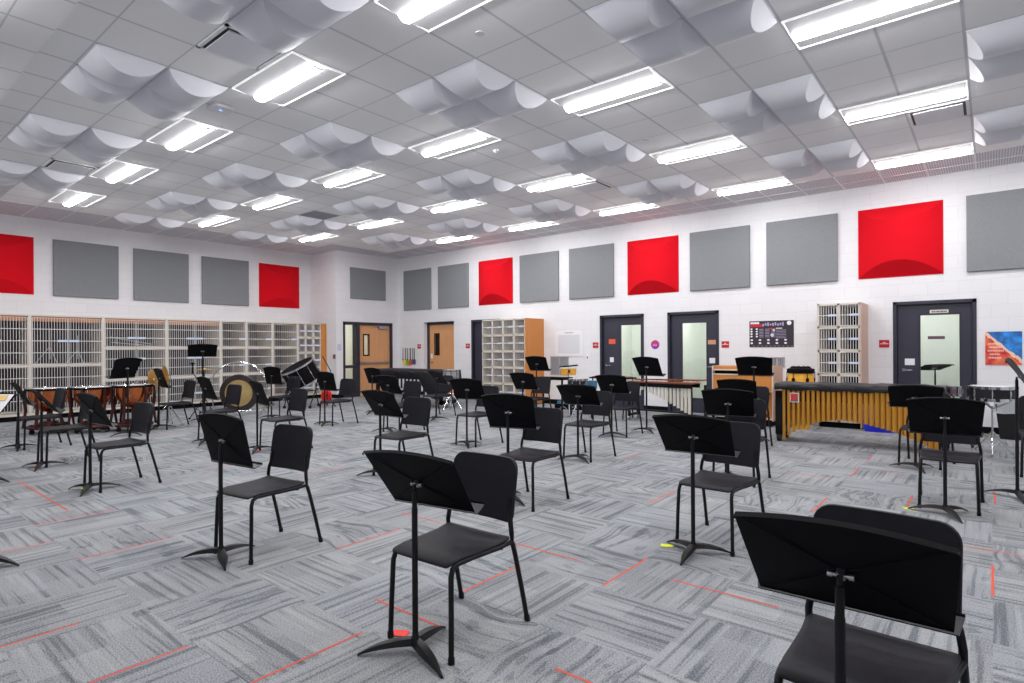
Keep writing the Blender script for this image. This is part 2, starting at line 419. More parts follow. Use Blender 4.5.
wall_grid('wall_left_return', WALLX, XW, XB, 0, HC, [], lambda a, z, d=0: (a, YR, z))
wall_grid('wall_right', WALLY, YN, YW, 0, HC, [], lambda a, z, d=0: (XR, a, z))
wall_grid('wall_front', WALLX, XW, XR, 0, HC, [], lambda a, z, d=0: (a, YN, z))
bb = MB(); e = [XB]+[v for h in HB for v in h[:2]]+[XR]
for i in range(0, len(e), 2): bb.box(e[i], e[i+1], YW-.012, YW, 0, .105)
struct(bb.build('baseboard_back', BLACK, smooth=False))
bb = MB(); bb.box(XB, XB+.012, YR, 9.84, 0, .105); bb.box(XB, XB+.012, 11.62, YW, 0, .105); bb.box(XW, XB+.012, YR-.012, YR, 0, .105)
struct(bb.build('baseboard_left', BLACK, smooth=False))

# practice rooms and corridor seen through the glazed doors
PRW = mat('practice_room_paint', (222, 225, 220), .7); PRF = mat('practice_room_floor', (120, 122, 124), .9)
CORW = mat('corridor_paint', (244, 240, 228), .7)
def side_room(name, x0, x1, y0, y1, h, m, lx, ly, es, skip=None):
    b = MB(); F = {'y0': ((x0,y0,0),(x1,y0,0),(x1,y0,h),(x0,y0,h)), 'y1': ((x0,y1,0),(x1,y1,0),(x1,y1,h),(x0,y1,h)), 'x0': ((x0,y0,0),(x0,y1,0),(x0,y1,h),(x0,y0,h)),
     'x1': ((x1,y0,0),(x1,y1,0),(x1,y1,h),(x1,y0,h)), 'c': ((x0,y0,h),(x1,y0,h),(x1,y1,h),(x0,y1,h))}
    for k, q in F.items():
        if k != skip: b.quad(*q)
    b.cur = 1; b.quad((x0,y0,0),(x1,y0,0),(x1,y1,0),(x0,y1,0))
    struct(b.build(name, [m, PRF], smooth=False))
    f = struct(box('ceiling_light_panel', mat('side_room_lens', (255, 255, 255), emit=(1, 1, .96), es=es), lx-.6, lx+.6, ly-.3, ly+.3, h-.04, h-.005)); f.name = name.replace('wall', 'ceiling_light')
Yp = YW+.241
for nm, a, b_ in (('wall_practice_room_a', -7.6, -5.7), ('wall_practice_room_b', -5.68, -3.6), ('wall_practice_room_c', -2.6, .6)):
    side_room(nm, a, b_, Yp, Yp+2.3, 2.6, PRW, (a+b_)/2, Yp+1.1, 15, 'y0')
side_room('wall_corridor', XB-2.6, XB-.241, 9.66, 13.2, 2.7, CORW, XB-1.3, 11.2, 190, 'x1')

# ------------------------------------------------------------------ doors
def lever(parent, x, y, z, sgn=1, axis='y'):
    m = MB()
    if axis == 'y':
        m.cyl((x, y, z), (x, y-.012, z), .028); m.cyl((x, y, z), (x, y-.05, z), .009, n=10); m.tube([(x, y-.05, z), (x+.06*sgn, y-.052, z), (x+.125*sgn, y-.045, z)], .009, 10)
    m.build('lever_handle', CHR, parent)
def dark_door(num, x0, x1, g0, g1, hinge_left, posters):
    t = empty('door_%d' % num); struct(t); t['label'] = 'dark blue-black framed practice room door with glass lite'
    z1 = 2.14; fr = MB(); w_ = .052
    fr.box(x0-.001, x0+w_, YW-.012, YW+.15, 0, z1); fr.box(x1-w_, x1+.001, YW-.012, YW+.15, 0, z1); fr.box(x0, x1, YW-.012, YW+.15, z1-w_, z1)
    fr.box(x0+w_, x0+w_+.03, YW+.11, YW+.2, 0, z1-w_); fr.box(x1-w_-.03, x1-w_, YW+.11, YW+.2, 0, z1-w_); fr.box(x0+w_, x1-w_, YW+.11, YW+.2, z1-w_-.03, z1-w_)
    fr.build('door_frame', DARKF, t, smooth=False)
    a, b = x0+w_+.006, x1-w_-.006; y0, y1 = YW+.055, YW+.10; zt = z1-w_-.006; gz0, gz1 = .32, 1.90
    lf = MB(); lf.box(a, g0, y0, y1, .01, zt); lf.box(g1, b, y0, y1, .01, zt); lf.box(g0, g1, y0, y1, gz1, zt); lf.box(g0, g1, y0, y1, .01, gz0)
    leaf = lf.build('door_leaf', DARKL, t, smooth=False)
    st = MB()
    for (p, q, r, s_) in ((g0-.03, g0, gz0-.03, gz1+.03), (g1, g1+.03, gz0-.03, gz1+.03), (g0, g1, gz1, gz1+.03), (g0, g1, gz0-.03, gz0)): st.box(p, q, y0-.012, y0, r, s_)
    st.build('glazing_bead', DARKF, leaf, smooth=False)
    box('glass_pane', GLASS, g0, g1, y0+.02, y0+.026, gz0, gz1, leaf)
    hx = a+.085 if not hinge_left else b-.085
    lever(leaf, hx, y0, .98, 1 if not hinge_left else -1)
    for (px, pz, pw, ph, mm) in posters:
        p = box('notice', mm, px-pw/2, px+pw/2, y0-.004, y0-.001, pz-ph/2, pz+ph/2, leaf)
    return t
ORN = mat('orange_notice', (232, 92, 62), .7)
TANN = mat('tan_notice', (206, 150, 116), .7)
dark_door(1, -7.08, -5.96, -6.57, -6.06, False, [(-6.79, 1.53, .17, .11, ORN), (-6.80, 1.11, .10, .11, PAPER)])
dark_door(2, -5.40, -4.29, -5.10, -4.57, True, [(-4.46, 1.49, .17, .09, TANN), (-4.45, 1.11, .12, .11, PAPER)])
t3 = dark_door(3, -1.30, -.18, -.92, -.40, False, [(-1.07, 1.12, .14, .11, PAPER)])
np_ = MB(); yy = YW+.055
np_.box(-.79, -.54, yy-.008, yy-.002, 1.925, 1.985); np_.cur = 1
for k_, (a, b) in enumerate(((-.762, -.745), (-.735, -.72), (-.71, -.70), (-.69, -.67), (-.66, -.645), (-.635, -.615), (-.605, -.59), (-.58, -.565))): np_.box(a, b, yy-.010, yy-.008, 1.943, 1.967)
np_.build('name_plate', [mat('plate_cream', (214, 208, 198)), BLACK], t3, smooth=False)
n2 = MB().box(-.82, -.59, YW+.068, YW+.070, 1.50, 1.55); n2.build('name_strip', mat('strip_dark', (96, 70, 84)), t3, smooth=False)

# timber door leading off the back wall, recessed
d4 = struct(empty('door_4')); d4['label'] = 'light wood door with narrow vision pane in back wall'
f_ = MB(); f_.box(-13.17, -13.10, YW+.13, YW+.24, 0, 2.18); f_.box(-11.97, -11.90, YW+.13, YW+.24, 0, 2.18); f_.box(-13.17, -11.90, YW+.13, YW+.24, 2.10, 2.18)
f_.build('door_frame', DARKF, d4, smooth=False)
lf = MB(); y0, y1 = YW+.17, YW+.215
v0, v1, w0, w1 = -12.86, -12.70, 1.22, 1.82
lf.box(-13.10, v0, y0, y1, .01, 2.10); lf.box(v1, -11.97, y0, y1, .01, 2.10); lf.box(v0, v1, y0, y1, .01, w0); lf.box(v0, v1, y0, y1, w1, 2.10)
leaf = lf.build('door_leaf', WOODD, d4, smooth=False)
b_ = MB()
for q in ((v0-.03, v0, w0-.03, w1+.03), (v1, v1+.03, w0-.03, w1+.03), (v0, v1, w1, w1+.03), (v0, v1, w0-.03, w0)): b_.box(q[0], q[1], y0-.01, y0+.002, q[2], q[3])
b_.build('vision_frame', BLACK, leaf, smooth=False); box('vision_glass', mat('dark_glass', (26, 24, 26), .1), v0, v1, y0+.01, y0+.016, w0, w1, leaf)
lever(leaf, -13.0, y0, .98); box('card_reader', PAPER, -13.04, -12.97, y0-.012, y0-.001, 1.10, 1.24, leaf)
# dark doorway beside the tall storage cabinet
d5 = struct(empty('door_5')); d5['label'] = 'dark painted door half hidden behind storage cabinet'
f_ = MB(); f_.box(-11.21, -11.15, YW-.012, YW+.15, 0, 2.18); f_.box(-10.21, -10.15, YW-.012, YW+.15, 0, 2.18); f_.box(-11.21, -10.15, YW-.012, YW+.15, 2.12, 2.18)
f_.build('door_frame', DARKF, d5, smooth=False); box('door_leaf', DARKL, -11.15, -10.21, YW+.06, YW+.105, .01, 2.12, d5)
# entrance with sidelight in the side wall
d6 = struct(empty('door_6')); d6['label'] = 'wood entrance door with panic bar and bright sidelight'
X0 = XB
f_ = MB(); f_.box(X0-.2, X0+.012, 9.84, 9.91, 0, 2.18); f_.box(X0-.2, X0+.012, 11.55, 11.62, 0, 2.18); f_.box(X0-.2, X0+.012, 9.84, 11.62, 2.10, 2.18)
f_.box(X0-.2, X0+.012, 10.30, 10.41, 0, 2.10); f_.box(X0-.2, X0+.006, 9.91, 10.30, .84, .92); f_.box(X0-.2, X0+.006, 9.91, 10.30, 0, .10)
f_.build('door_frame', DARKF, d6, smooth=False)
box('sidelight_glass', GLASS, X0-.09, X0-.084, 9.91, 10.30, .92, 2.10, d6); box('sidelight_glass', GLASS, X0-.09, X0-.084, 9.91, 10.30, .10, .84, d6)
lf = MB(); a0, a1, w0, w1 = 10.60, 10.76, 1.22, 1.80; xa, xb = X0-.10, X0-.055
lf.box(xa, xb, 10.41, a0, .01, 2.10); lf.box(xa, xb, a1, 11.55, .01, 2.10); lf.box(xa, xb, a0, a1, .01, w0); lf.box(xa, xb, a0, a1, w1, 2.10)
leaf = lf.build('door_leaf', WOODD, d6, smooth=False)
b_ = MB()
for q in ((a0-.035, a0, w0-.035, w1+.035), (a1, a1+.035, w0-.035, w1+.035), (a0, a1, w1, w1+.035), (a0, a1, w0-.035, w0)): b_.box(xb-.002, xb+.01, q[0], q[1], q[2], q[3])
b_.build('vision_frame', BLACK, leaf, smooth=False); box('vision_glass', GLASS, xb-.02, xb-.014, a0, a1, w0, w1, leaf)
pb = MB(); pb.box(xb, xb+.045, 10.44, 10.58, .93, 1.02); pb.box(xb+.02, xb+.06, 10.58, 11.48, .95, 1.0); pb.box(xb, xb+.045, 11.42, 11.49, .94, 1.01)
pb.build('panic_bar', CHRD, leaf, smooth=False)
pb = MB(); pb.box(xb, xb+.07, 11.1, 11.42, 2.0, 2.075); pb.box(xb+.03, xb+.06, 10.98, 11.2, 2.07, 2.09); pb.build('door_closer', CHRD, leaf, smooth=False)

# ------------------------------------------------------------------ wall panels
def slab(name, w_, h_, th):
    o = MB(); r = .012
    ol = rrect(w_, h_, .008, 2)
    o.plate(ol, lambda a, b: (a, 0, b), rings=(1, .985, .5), th=th, off=lambda a, b: (0, -1, 0)); return o.build(name, GREYF)
def pillow(L, W, D, run, n=14, thick=.004):
    """barrel shaped diffuser with hipped ends. L along x (barrel axis), W along y, bulges -z. base plane z=0"""
    b = MB(); prof = []
    a = math.atan2(D, W/2)*2; Rr = (W/2)/sin(a)
    for i in range(n+1):
        y = -W/2+W*i/n; d = math.sqrt(max(0, Rr*Rr-y*y))-Rr*cos(a); prof.append((y, max(0, d)))
    vs = []; fs = []
    for (y, d) in prof:
        k = run*d/D
        vs += [(-L/2, y, 0), (-L/2+k, y, -d), (L/2-k, y, -d), (L/2, y, 0)]
    for i in range(n):
        o = i*4
        for j in range(3): fs.append((o+j, o+j+1, o+4+j+1, o+4+j))
    b.add(vs, fs)
    b.box(-L/2, L/2, -W/2-.001, -W/2+.012, -.008, 0); b.box(-L/2, L/2, W/2-.012, W/2+.001, -.008, 0)
    b.box(-L/2, -L/2+.01, -W/2, W/2, -.008, 0); b.box(L/2-.01, L/2, -W/2, W/2, -.008, 0)
    return b
PZ = 3.175
def ord_(n): return ['first', 'second', 'third', 'fourth', 'fifth', 'sixth', 'seventh', 'eighth', 'ninth', 'tenth'][n]
bx = [(-14.06, -12.80, 'g', 'leftmost on the door wall, above the hanging black mallets'), (-12.53, -11.27, 'g', 'above the recessed wood door'),
      (-10.92, -9.70, 'r', 'above the glazed white cubby cabinet'), (-9.46, -8.22, 'g', 'above the framed white sheet'), (-7.92, -6.69, 'g', 'above and left of the first dark practice door'),
      (-6.35, -5.14, 'r', 'between the two dark practice doors'), (-4.88, -3.66, 'g', 'above the red sign right of the second practice door'), (-3.35, -2.13, 'g', 'above the small black chart and grille locker'),
      (-1.81, -.60, 'r', 'above the dark door with a name plate'), (-.30, .92, 'g', 'rightmost, above the orange and blue art print')]
for (a, b, k, where) in bx:
    c = (a+b)/2
    if k == 'g':
        o = slab('acoustic_panel', 1.22, 1.22, .05); o.location = (c, YW-.026, PZ); tag(o, 'grey fabric acoustic panel %s' % where, 'wall panel', 'grey acoustic wall panels')
    else:
        o = pillow(1.21, 1.21, .19, .27, 20).build('sound_diffuser', REDF, angle=25); o.rotation_euler = (0, PI/2, PI/2); o.location = (c, YW-.004, PZ)
        tag(o, 'red curved sound diffuser %s' % where, 'wall panel', 'red curved wall diffusers')
lx = [(1.92, 3.13, 'r', 'on the left wall, cut off by the picture edge'), (3.45, 4.68, 'g', 'on the left wall, just right of the cut-off red diffuser'), (4.96, 6.23, 'g', 'on the left wall, middle of the three there'),
      (6.50, 7.77, 'g', 'on the left wall, just left of the whole red diffuser'), (8.04, 9.26, 'r', 'on the left wall near the wall corner')]
for (a, b, k, where) in lx:
    c = (a+b)/2
    if k == 'g':
        o = slab('acoustic_panel', 1.22, 1.22, .05); o.rotation_euler = (0, 0, PI/2); o.location = (XW+.026, c, PZ+.01); tag(o, 'grey fabric acoustic panel %s' % where, 'wall panel', 'grey acoustic wall panels')
    else:
        o = pillow(1.21, 1.21, .19, .27, 20).build('sound_diffuser', REDF, angle=25); o.matrix_world = Matrix(((0, 0, -1, XW+.004), (0, 1, 0, c), (1, 0, 0, PZ+.01), (0, 0, 0, 1)))
        tag(o, 'red curved sound diffuser %s' % where, 'wall panel', 'red curved wall diffusers')
o = slab('acoustic_panel', 1.27, .90, .05); o.rotation_euler = (0, 0, PI/2); o.location = (XB+.026, 10.71, 3.31)
tag(o, 'smaller grey fabric acoustic panel above the wood entrance door with sidelight', 'wall panel', 'grey acoustic wall panels')

# ------------------------------------------------------------------ ceiling fixtures
def make_light():
    t = thing('ceiling_light', '', 'light', group='recessed ceiling lights'); L, W = 2*T-.02, T-.02
    r = MB()
    for q in ((-L/2, L/2, -W/2, -W/2+.009), (-L/2, L/2, W/2-.009, W/2), (-L/2, -L/2+.009, -W/2, W/2), (L/2-.009, L/2, -W/2, W/2)): r.box(q[0], q[1], q[2], q[3], -.016, 0)
    r.build('frame', RIM, t, smooth=False)
    p = MB()
    for s_ in (-1, 1):
        p.add([(-L/2+.014, s_*(W/2-.014), -.006), (L/2-.014, s_*(W/2-.014), -.006), (L/2-.014, s_*.068, -.027), (-L/2+.014, s_*.068, -.027)], [(0, 1, 2, 3)])
        xe = s_*(L/2-.028); p.add([(xe, -.069*cos(PI*i/8), -.026-.037*sin(PI*i/8)) for i in range(9)], [tuple(range(9))])
    p.build('lens_side', LENS, t, smooth=False)
    q = MB(); n = 8; vs = []; fs = []
    for i in range(n+1):
        a = PI*i/n; vs += [(-L/2+.03, -.068*cos(a), -.026-.036*sin(a)), (L/2-.03, -.068*cos(a), -.026-.036*sin(a))]
    for i in range(n): fs.append((2*i, 2*i+1, 2*i+3, 2*i+2))
    q.add(vs, fs); q.build('lens', STRIP, t)
    return t
light0 = None
rows = {-1: 'nearest', 0: 'second nearest', 1: 'second farthest', 2: 'farthest'}
spots = []
for m_ in (-1, 0, 1, 2):
    ks = [k for k in range(-4, 3) if not (m_ == 2 and k < -3)]
    for n_, k in enumerate(ks): spots.append((k, m_, n_))
for k in range(-4, 3): spots.append((k, -2, None))
for (k, m_, n_) in spots:
    lab = 'bright recessed ceiling light, %s from the left in the %s row to the viewer' % (ord_(n_), rows[m_]) if n_ is not None else 'bright recessed ceiling light in the row behind the viewer'
    loc = (gx(4*k+1), gy(4*m_+2.5), HC)
    if light0 is None: light0 = make_light(); light0.location = loc; light0['label'] = lab
    else: dup(light0, loc, 0, lab)
diff0 = None
dn = {(0, 0): 'near left', (1, 0): 'near right', (0, 1): 'far left', (1, 1): 'far right'}
for m_ in (-1, 0, 1, 2):
    for k in range(-5, 2):
        if m_ == -1 and k < -4: continue
        if m_ == 2 and k < -4: continue
        for (di, dj), nm in dn.items():
            i, j = 4*k+2+di, 4*m_+dj
            if i < -17 or (j >= 8 and i < -16): continue
            lab = 'white bulged ceiling diffuser, %s tile of cluster %s from left, %s cluster row' % (nm, ord_(k+5), rows[m_])
            loc = (gx(i+.5), gy(j+.5), HC-.001)
            if diff0 is None:
                diff0 = pillow(T-.02, T-.02, .15, .12, 12).build('ceiling_diffuser', DIFFM, angle=25); tag(diff0, lab, 'ceiling diffuser', 'bulged ceiling diffusers'); diff0.location = loc
            else: dup(diff0, loc, 0, lab)
# plaque air vents
for (i, j, lab) in ((-3, -3, 'square white air vent beside the largest light on the left'), (-12, -3, 'square white air vent by the far left light'), (5, 7, 'square white air vent beside the long light at upper right'), (-3, 7, 'square white air vent beside a light in the middle of the ceiling')):
    t = thing('air_vent', lab, 'vent', (gx(i+.5), gy(j+.5), HC), 0, 'ceiling air vents')
    h = T/2-.01; v = MB()
    for q in ((-h, h, -h, -h+.03), (-h, h, h-.03, h), (-h, -h+.03, -h, h), (h-.03, h, -h, h)): v.box(q[0], q[1], q[2], q[3], -.012, 0)
    v.build('frame', WHT, t, smooth=False)
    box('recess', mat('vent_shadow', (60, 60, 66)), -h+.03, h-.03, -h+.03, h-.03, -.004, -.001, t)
    box('face_plate', DIFFM, -h+.058, h-.058, -h+.058, h-.058, -.026, -.014, t)
t = thing('wireless_access_point', 'white ceiling access point with a blue glow near left lights', 'access point', (gx(-5.02)+.05, gy(-1.75), HC))
MB().plate(rrect(.24, .24, .05), lambda a, b: (a, b, -.028), th=.035).build('housing', WHT, t); MB().disc((0, 0, -.047), .018, 16, False).build('indicator', mat('blue_led', (90, 120, 255), emit=(.2, .35, 1), es=2.5), t)
for (i, j, n_, lab) in ((-2.57, 3.49, 'smoke_detector', 'white dome detector right of a middle ceiling light'), (.42, 5.05, 'sprinkler_cover', 'small round sprinkler cover in the upper middle ceiling'), (.55, -.5, 'sprinkler_cover', 'larger round sprinkler cover near the top centre light'), (2.3, 8.4, 'sprinkler_cover', 'small round sprinkler cover toward the far right wall')):
    r = .065 if 'smoke' in n_ else .042
    o = MB().lathe([(0, -.035 if r > .05 else -.008), (r*.6, -.03 if r > .05 else -.008), (r, -.008), (r, 0)], 20).build(n_, WHT if r > .05 else DIFFM); o.location = (gx(i), gy(j), HC-.001); tag(o, lab, 'ceiling sensor' if r > .05 else 'sprinkler')
o = box('speaker_grille', mat('speaker_grey', (150, 152, 164), .7), -T/2+.01, T/2-.01, -T/2+.01, T/2-.01, -.006, 0); o.location = (gx(-11.5), gy(4.5), HC-.001)
tag(o, 'grey flat ceiling tile speaker beside the far diffusers', 'speaker')

# ------------------------------------------------------------------ storage cabinets on the left wall
XC = -14.83; CT = 2.12; XBK = XW+.02
def grille_door(parent, y0, y1, z0, z1, step, rails, label_side, wire_r=.0042, horiz=None):
    d = MB(); x = XC+.012
    d.tube([(x, y0+.012, z0+.012), (x, y1-.012, z0+.012), (x, y1-.012, z1-.012), (x, y0+.012, z1-.012), (x, y0+.012, z0+.012)], .008, 6)
    n = max(1, int(round((y1-y0)/step)))
    if step > 0:
        for i in range(1, n):
            y = y0+(y1-y0)*i/n; d.box(x-wire_r, x+wire_r, y-wire_r, y+wire_r, z0, z1)
    for z in rails: d.box(x-.006, x+.009, y0, y1, z-.007, z+.007)
    o = d.build('grille_door', WIRE, parent, smooth=False)
    if label_side is not None:
        zc = (z0+z1)/2 if rails == [] else min(rails, key=lambda q: abs(q-(z0+z1)/2))
        yl = y1-.09 if label_side > 0 else y0+.09
        box('latch', BLUEP, x+.008, x+.03, yl-.085, yl+.085, zc-.022, zc+.022, o)
    return o
units = [(1.66, 2.90, 'A', 'cut off by the left picture edge'), (2.90, 4.15, 'A', 'second from the left, with tripod stands behind its tall wire doors'), (4.15, 5.40, 'B', 'third from the left, behind the rightmost kettledrum'), (5.40, 6.63, 'B', 'fourth from the left, behind the raised music stand'),
         (6.63, 7.28, 'C', 'behind the gong'), (7.28, 7.99, 'C', 'right of the one behind the gong'), (7.99, 8.72, 'C', 'behind the tilted drum'), (8.72, 9.44, 'D', 'with small square cubbies, at the right end of the run')]
for (y0, y1, ty, where) in units:
    t = thing('instrument_cabinet', 'cream instrument storage cabinet %s' % where, 'cabinet', group='instrument cabinets along the left wall')
    c = MB(); pw = .055
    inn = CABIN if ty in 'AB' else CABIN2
    c.box(XBK, XC, y0, y0+pw/2, .10, CT); c.box(XBK, XC, y1-pw/2, y1, .10, CT)
    c.box(XC-.03, XC+.012, y0, y0+pw/2, .10, CT); c.box(XC-.03, XC+.012, y1-pw/2, y1, .10, CT)
    c.box(XBK, XC, y0, y1, CT-.03, CT); c.box(XBK, XC, y0, y1, .10, .15)
    sh = {'A': [1.09], 'B': [1.44, .75], 'C': [1.44, .77], 'D': [1.71, 1.29, .88, .48]}[ty]
    for z in sh: c.box(XBK, XC+.010, y0+pw/2, y1-pw/2, z-.022, z+.022)
    divs = []
    if ty == 'D':
        for q in (1, 2): yy = y0+(y1-y0)*q/3; divs.append(yy); c.box(XBK, XC+.010, yy-.018, yy+.018, .15, CT-.03)
    c.cur = 1; c.box(XBK-.01, XBK, y0, y1, .15, CT-.03)
    c.cur = 2; c.box(XBK, XC-.04, y0+.001, y1-.001, 0, .10)
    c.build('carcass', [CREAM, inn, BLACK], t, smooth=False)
    if ty in 'AB': box('top_rail', WOODB, XC-.06, XC-.035, y0+pw/2, y1-pw/2, CT-.135, CT-.03, t)
    zs = [CT-.03]+sh+[.15]
    for q in range(len(zs)-1):
        za, zb = zs[q+1]+.022, zs[q]-.022
        rails = []
        nr = max(1, int(round((zb-za)/.215)))
        rails = [za+(zb-za)*i/nr for i in range(1, nr)]
        a, b = y0+pw/2, y1-pw/2
        if ty in 'AB':
            mid = (a+b)/2; grille_door(t, a, mid, za, zb, .046, rails, 1, .0038); grille_door(t, mid, b, za, zb, .046, rails, -1, .0038)
        elif ty == 'C': grille_door(t, a, b, za, zb, .055, rails, 1, .0026)
        else:
            es = [a]+divs+[b]
            for w_ in range(3): grille_door(t, es[w_]+.018, es[w_+1]-.018, za, zb, .055, [(za+zb)/2], 1 if w_ == 2 else -1, .0024)
o = box('filler_panel', WOODO, XC-.02, XC+.02, 9.45, 9.61, 0, CT); tag(o, 'orange wood filler strip at the right end of the cabinet run', 'panel')
# stands stored inside the cabinets
def tripod(x, y, z, h, r, name, lab, lean=0, m=CHR):
    t = thing(name, lab, 'stand', (x, y, z)); MB().cyl((0, 0, .1), (0, lean, h), .010, n=8).build('pole', m, t)
    for k in range(3):
        a = 2*PI*k/3+.3; MB().tube([(0, 0, h*.48), (r*cos(a), r*sin(a), .01)], .008, 6).build('leg', m, t)
    return t
STW = mat('pale_tube', (170, 168, 170), .4)
tripod(-15.2, 3.3, 1.115, .75, .24, 'tripod_stand', 'pale tripod stand on a shelf behind the tall wire doors', m=STW)
tripod(-15.2, 3.78, 1.115, .6, .2, 'tripod_stand', 'shorter pale tripod stand beside the taller one behind wire doors', m=STW)
tripod(-15.2, 2.3, 1.115, .5, .24, 'tripod_stand', 'pale tripod stand at the left edge inside a cabinet', m=STW)
t = thing('folded_stand', 'long folded pale stand lying on a cabinet shelf', 'stand', (-15.15, 4.78, 1.49))
m_ = MB(); m_.tube([(0, -.42, .20), (0, .42, .04)], .011, 8); m_.tube([(.04, -.4, .08), (.04, .4, .0)], .009, 8); m_.build('tubes', STW, t)
MB().tube([(.02, -.3, .03), (.02, -.3, .2)], .008, 6).build('bracket', STW, t)

# ------------------------------------------------------------------ tall cabinets on the door wall
def cubby(x0, x1, yf, cols, side_m, inner, lab, wire_step, wmat, wr):
    t = thing('storage_locker', lab, 'cabinet'); yb = YW-.005; rows_ = 5; z0, z1 = .10, 2.12
    c = MB(); fw_ = .035
    c.box(x0, x0+fw_, yf, yb, z0, z1); c.box(x0, x1, yf, yb, z1-.035, z1); c.box(x0, x1, yf, yb, z0, z0+.04)
    for q in range(1, cols): xx = x0+(x1-x0)*q/cols; c.box(xx-.02, xx+.02, yf, yb, z0, z1)
    c.box(x1-fw_, x1-.004, yf, yb, z0, z1)
    for q in range(1, rows_): zz = z0+(z1-z0)*q/rows_; c.box(x0, x1, yf, yb, zz-.02, zz+.02)
    c.cur = 1; c.box(x0, x1, yb-.02, yb-.01, z0, z1)
    c.cur = 2; c.box(x0+.01, x1-.01, yf+.05, yb, 0, .10)
    c.build('carcass', [CREAM, inner, BLACK], t, smooth=False)
    box('side_panel', side_m, x1-.004, x1+.014, yf-.005, yb, .02, z1, t)
    for q in range(cols):
        for r in range(rows_):
            a = x0+(x1-x0)*q/cols+.026; b = x0+(x1-x0)*(q+1)/cols-.026; za = z0+(z1-z0)*r/rows_+.024; zb = z0+(z1-z0)*(r+1)/rows_-.024
            d = MB(); d.tube([(a, yf-.006, za), (b, yf-.006, za), (b, yf-.006, zb), (a, yf-.006, zb), (a, yf-.006, za)], .006, 6)
            n = int((b-a)/wire_step)
            for i in range(1, n): xx = a+(b-a)*i/n; d.box(xx-wr, xx+wr, yf-.009, yf-.004, za, zb)
            zc = (za+zb)/2; d.box(a, b, yf-.011, yf-.003, zc-.006, zc+.006)
            o = d.build('door', wmat, t, smooth=False); box('latch', BLUEP, b-.13, b+.01, yf-.026, yf-.012, zc-.018, zc+.018, o)
    return t
cubby(-10.13, -8.72, YW-.75, 4, WOODO, CABIN2, 'tall white cubby cabinet with orange wood side, against the door wall', .05, WIRE, .002)
cubby(-2.33, -1.68, YW-.70, 2, WOODP, BLACK, 'tall two-column wire locker with pale wood side, behind the gold-tubed marimba', .036, WIRE, .0046)

# ------------------------------------------------------------------ things on the walls
def sign(x, z, where, w_=.15, h_=.13):
    t = thing('wall_sign', 'small red sign with white mark %s' % where, 'sign', (x, YW, z), 0, 'small red wall signs')
    box('plate', REDS, -w_/2, w_/2, -.008, -.001, -h_/2, h_/2, t)
    m_ = MB(); m_.box(-w_*.42, w_*.42, -.010, -.008, -.006, .004); m_.box(-.02, -.004, -.010, -.008, .010, .028); m_.box(.004, .02, -.010, -.008, .010, .028); m_.box(-.012, .012, -.010, -.008, .014, .022)
    m_.build('lettering', PAPER, t, smooth=False)
for a in ((-13.38, 1.46, 'left of the recessed wood door'), (-11.35, 1.46, 'right of the recessed wood door'), (-7.2, 1.45, 'left of the first dark practice door'), (-4.16, 1.44, 'right of the second dark practice door'), (-1.43, 1.43, 'left of the dark door with a name plate')): sign(*a)
m_ = MB(); m_.M = Matrix.Translation((-5.69, YW, 1.45)) @ Matrix.Rotation(PI/2, 4, 'X'); m_.lathe([(.098, .001), (.098, .008), (.001, .008)], 28); m_.cur = 1
for q in range(5): m_.add([(-.05+q*.02, -.03, .009), (-.036+q*.02, -.03, .009), (-.036+q*.02, .0+.012*(q % 3), .009), (-.05+q*.02, .0+.012*(q % 3), .009)], [(0, 1, 2, 3)])
PUR = mat('magenta_disc', (180, 40, 130), .5); kk = NT(PUR); pp = kk.pos()
kk.L(kk.mix(kk.math('MULTIPLY', kk.math('SUBTRACT', pp[2], 1.36), 5.5), s2l((110, 50, 170)), s2l((214, 36, 100))), kk.b.inputs['Base Color'])
tag(m_.build('round_sign', [PUR, mat('pink', (240, 150, 200))], smooth=False), 'round magenta and purple sign between two dark practice doors', 'sign')
# dark chart
t = thing('wall_chart', 'black wall chart with red banner and rows of white marks', 'poster', (-3.28, YW, 1.635))
box('sheet', mat('chart_black', (44, 36, 48)), -.405, .405, -.008, -.001, -.255, .255, t)
m_ = MB(); m_.add([(-.385, -.009, .20), (-.385, -.009, .14), (-.14, -.009, .14), (-.19, -.009, .20)], [(0, 1, 2, 3)]); m_.box(-.04, .04, -.0095, -.008, .095, .115); m_.build('banner', mat('chart_red', (196, 30, 50)), t, smooth=False)
m_ = MB(); m_.box(-.385, -.22, -.0095, -.008, .20, .235)
for r in range(4):
    for c in range(2): m_.add([(-.365+c*.1+.022*cos(a*PI/4), -.0092, .10-r*.048+.017*sin(a*PI/4)) for a in range(8)], [tuple(range(8))])
for r in range(2):
    for c in range(5): m_.add([(-.36+c*.155+.026*cos(a*PI/4), -.0092, -.115-r*.06+.018*sin(a*PI/4)) for a in range(8)], [tuple(range(8))])
for (cx, cz, r) in ((.325, .205, .042), (.02, -.02, .032), (.05, .07, .022)): m_.add([(cx+r*cos(a*PI/6), -.0092, cz+r*sin(a*PI/6)) for a in range(12)], [tuple(range(12))])
m_.box(.09, .2, -.0095, -.008, .10, .115)
m_.build('white_marks', PAPER, t, smooth=False)
m_ = MB()
for q in range(9): m_.box(-.16+q*.045, -.13+q*.045, -.0095, -.008, .155+.01*(q % 2), .20+.012*(q % 3))
for r in range(6):
    for c in range(3): m_.box(-.22+c*.11, -.14+c*.11, -.0092, -.008, .09-r*.03, .10-r*.03)
    m_.box(.09, .27, -.0092, -.008, .07-r*.03, .078-r*.03)
for q in range(10): m_.box(-.34+q*.077, -.30+q*.077, -.0092, -.008, -.235, -.228)
m_.build('grey_marks', mat('chart_lilac', (168, 158, 192)), t, smooth=False)
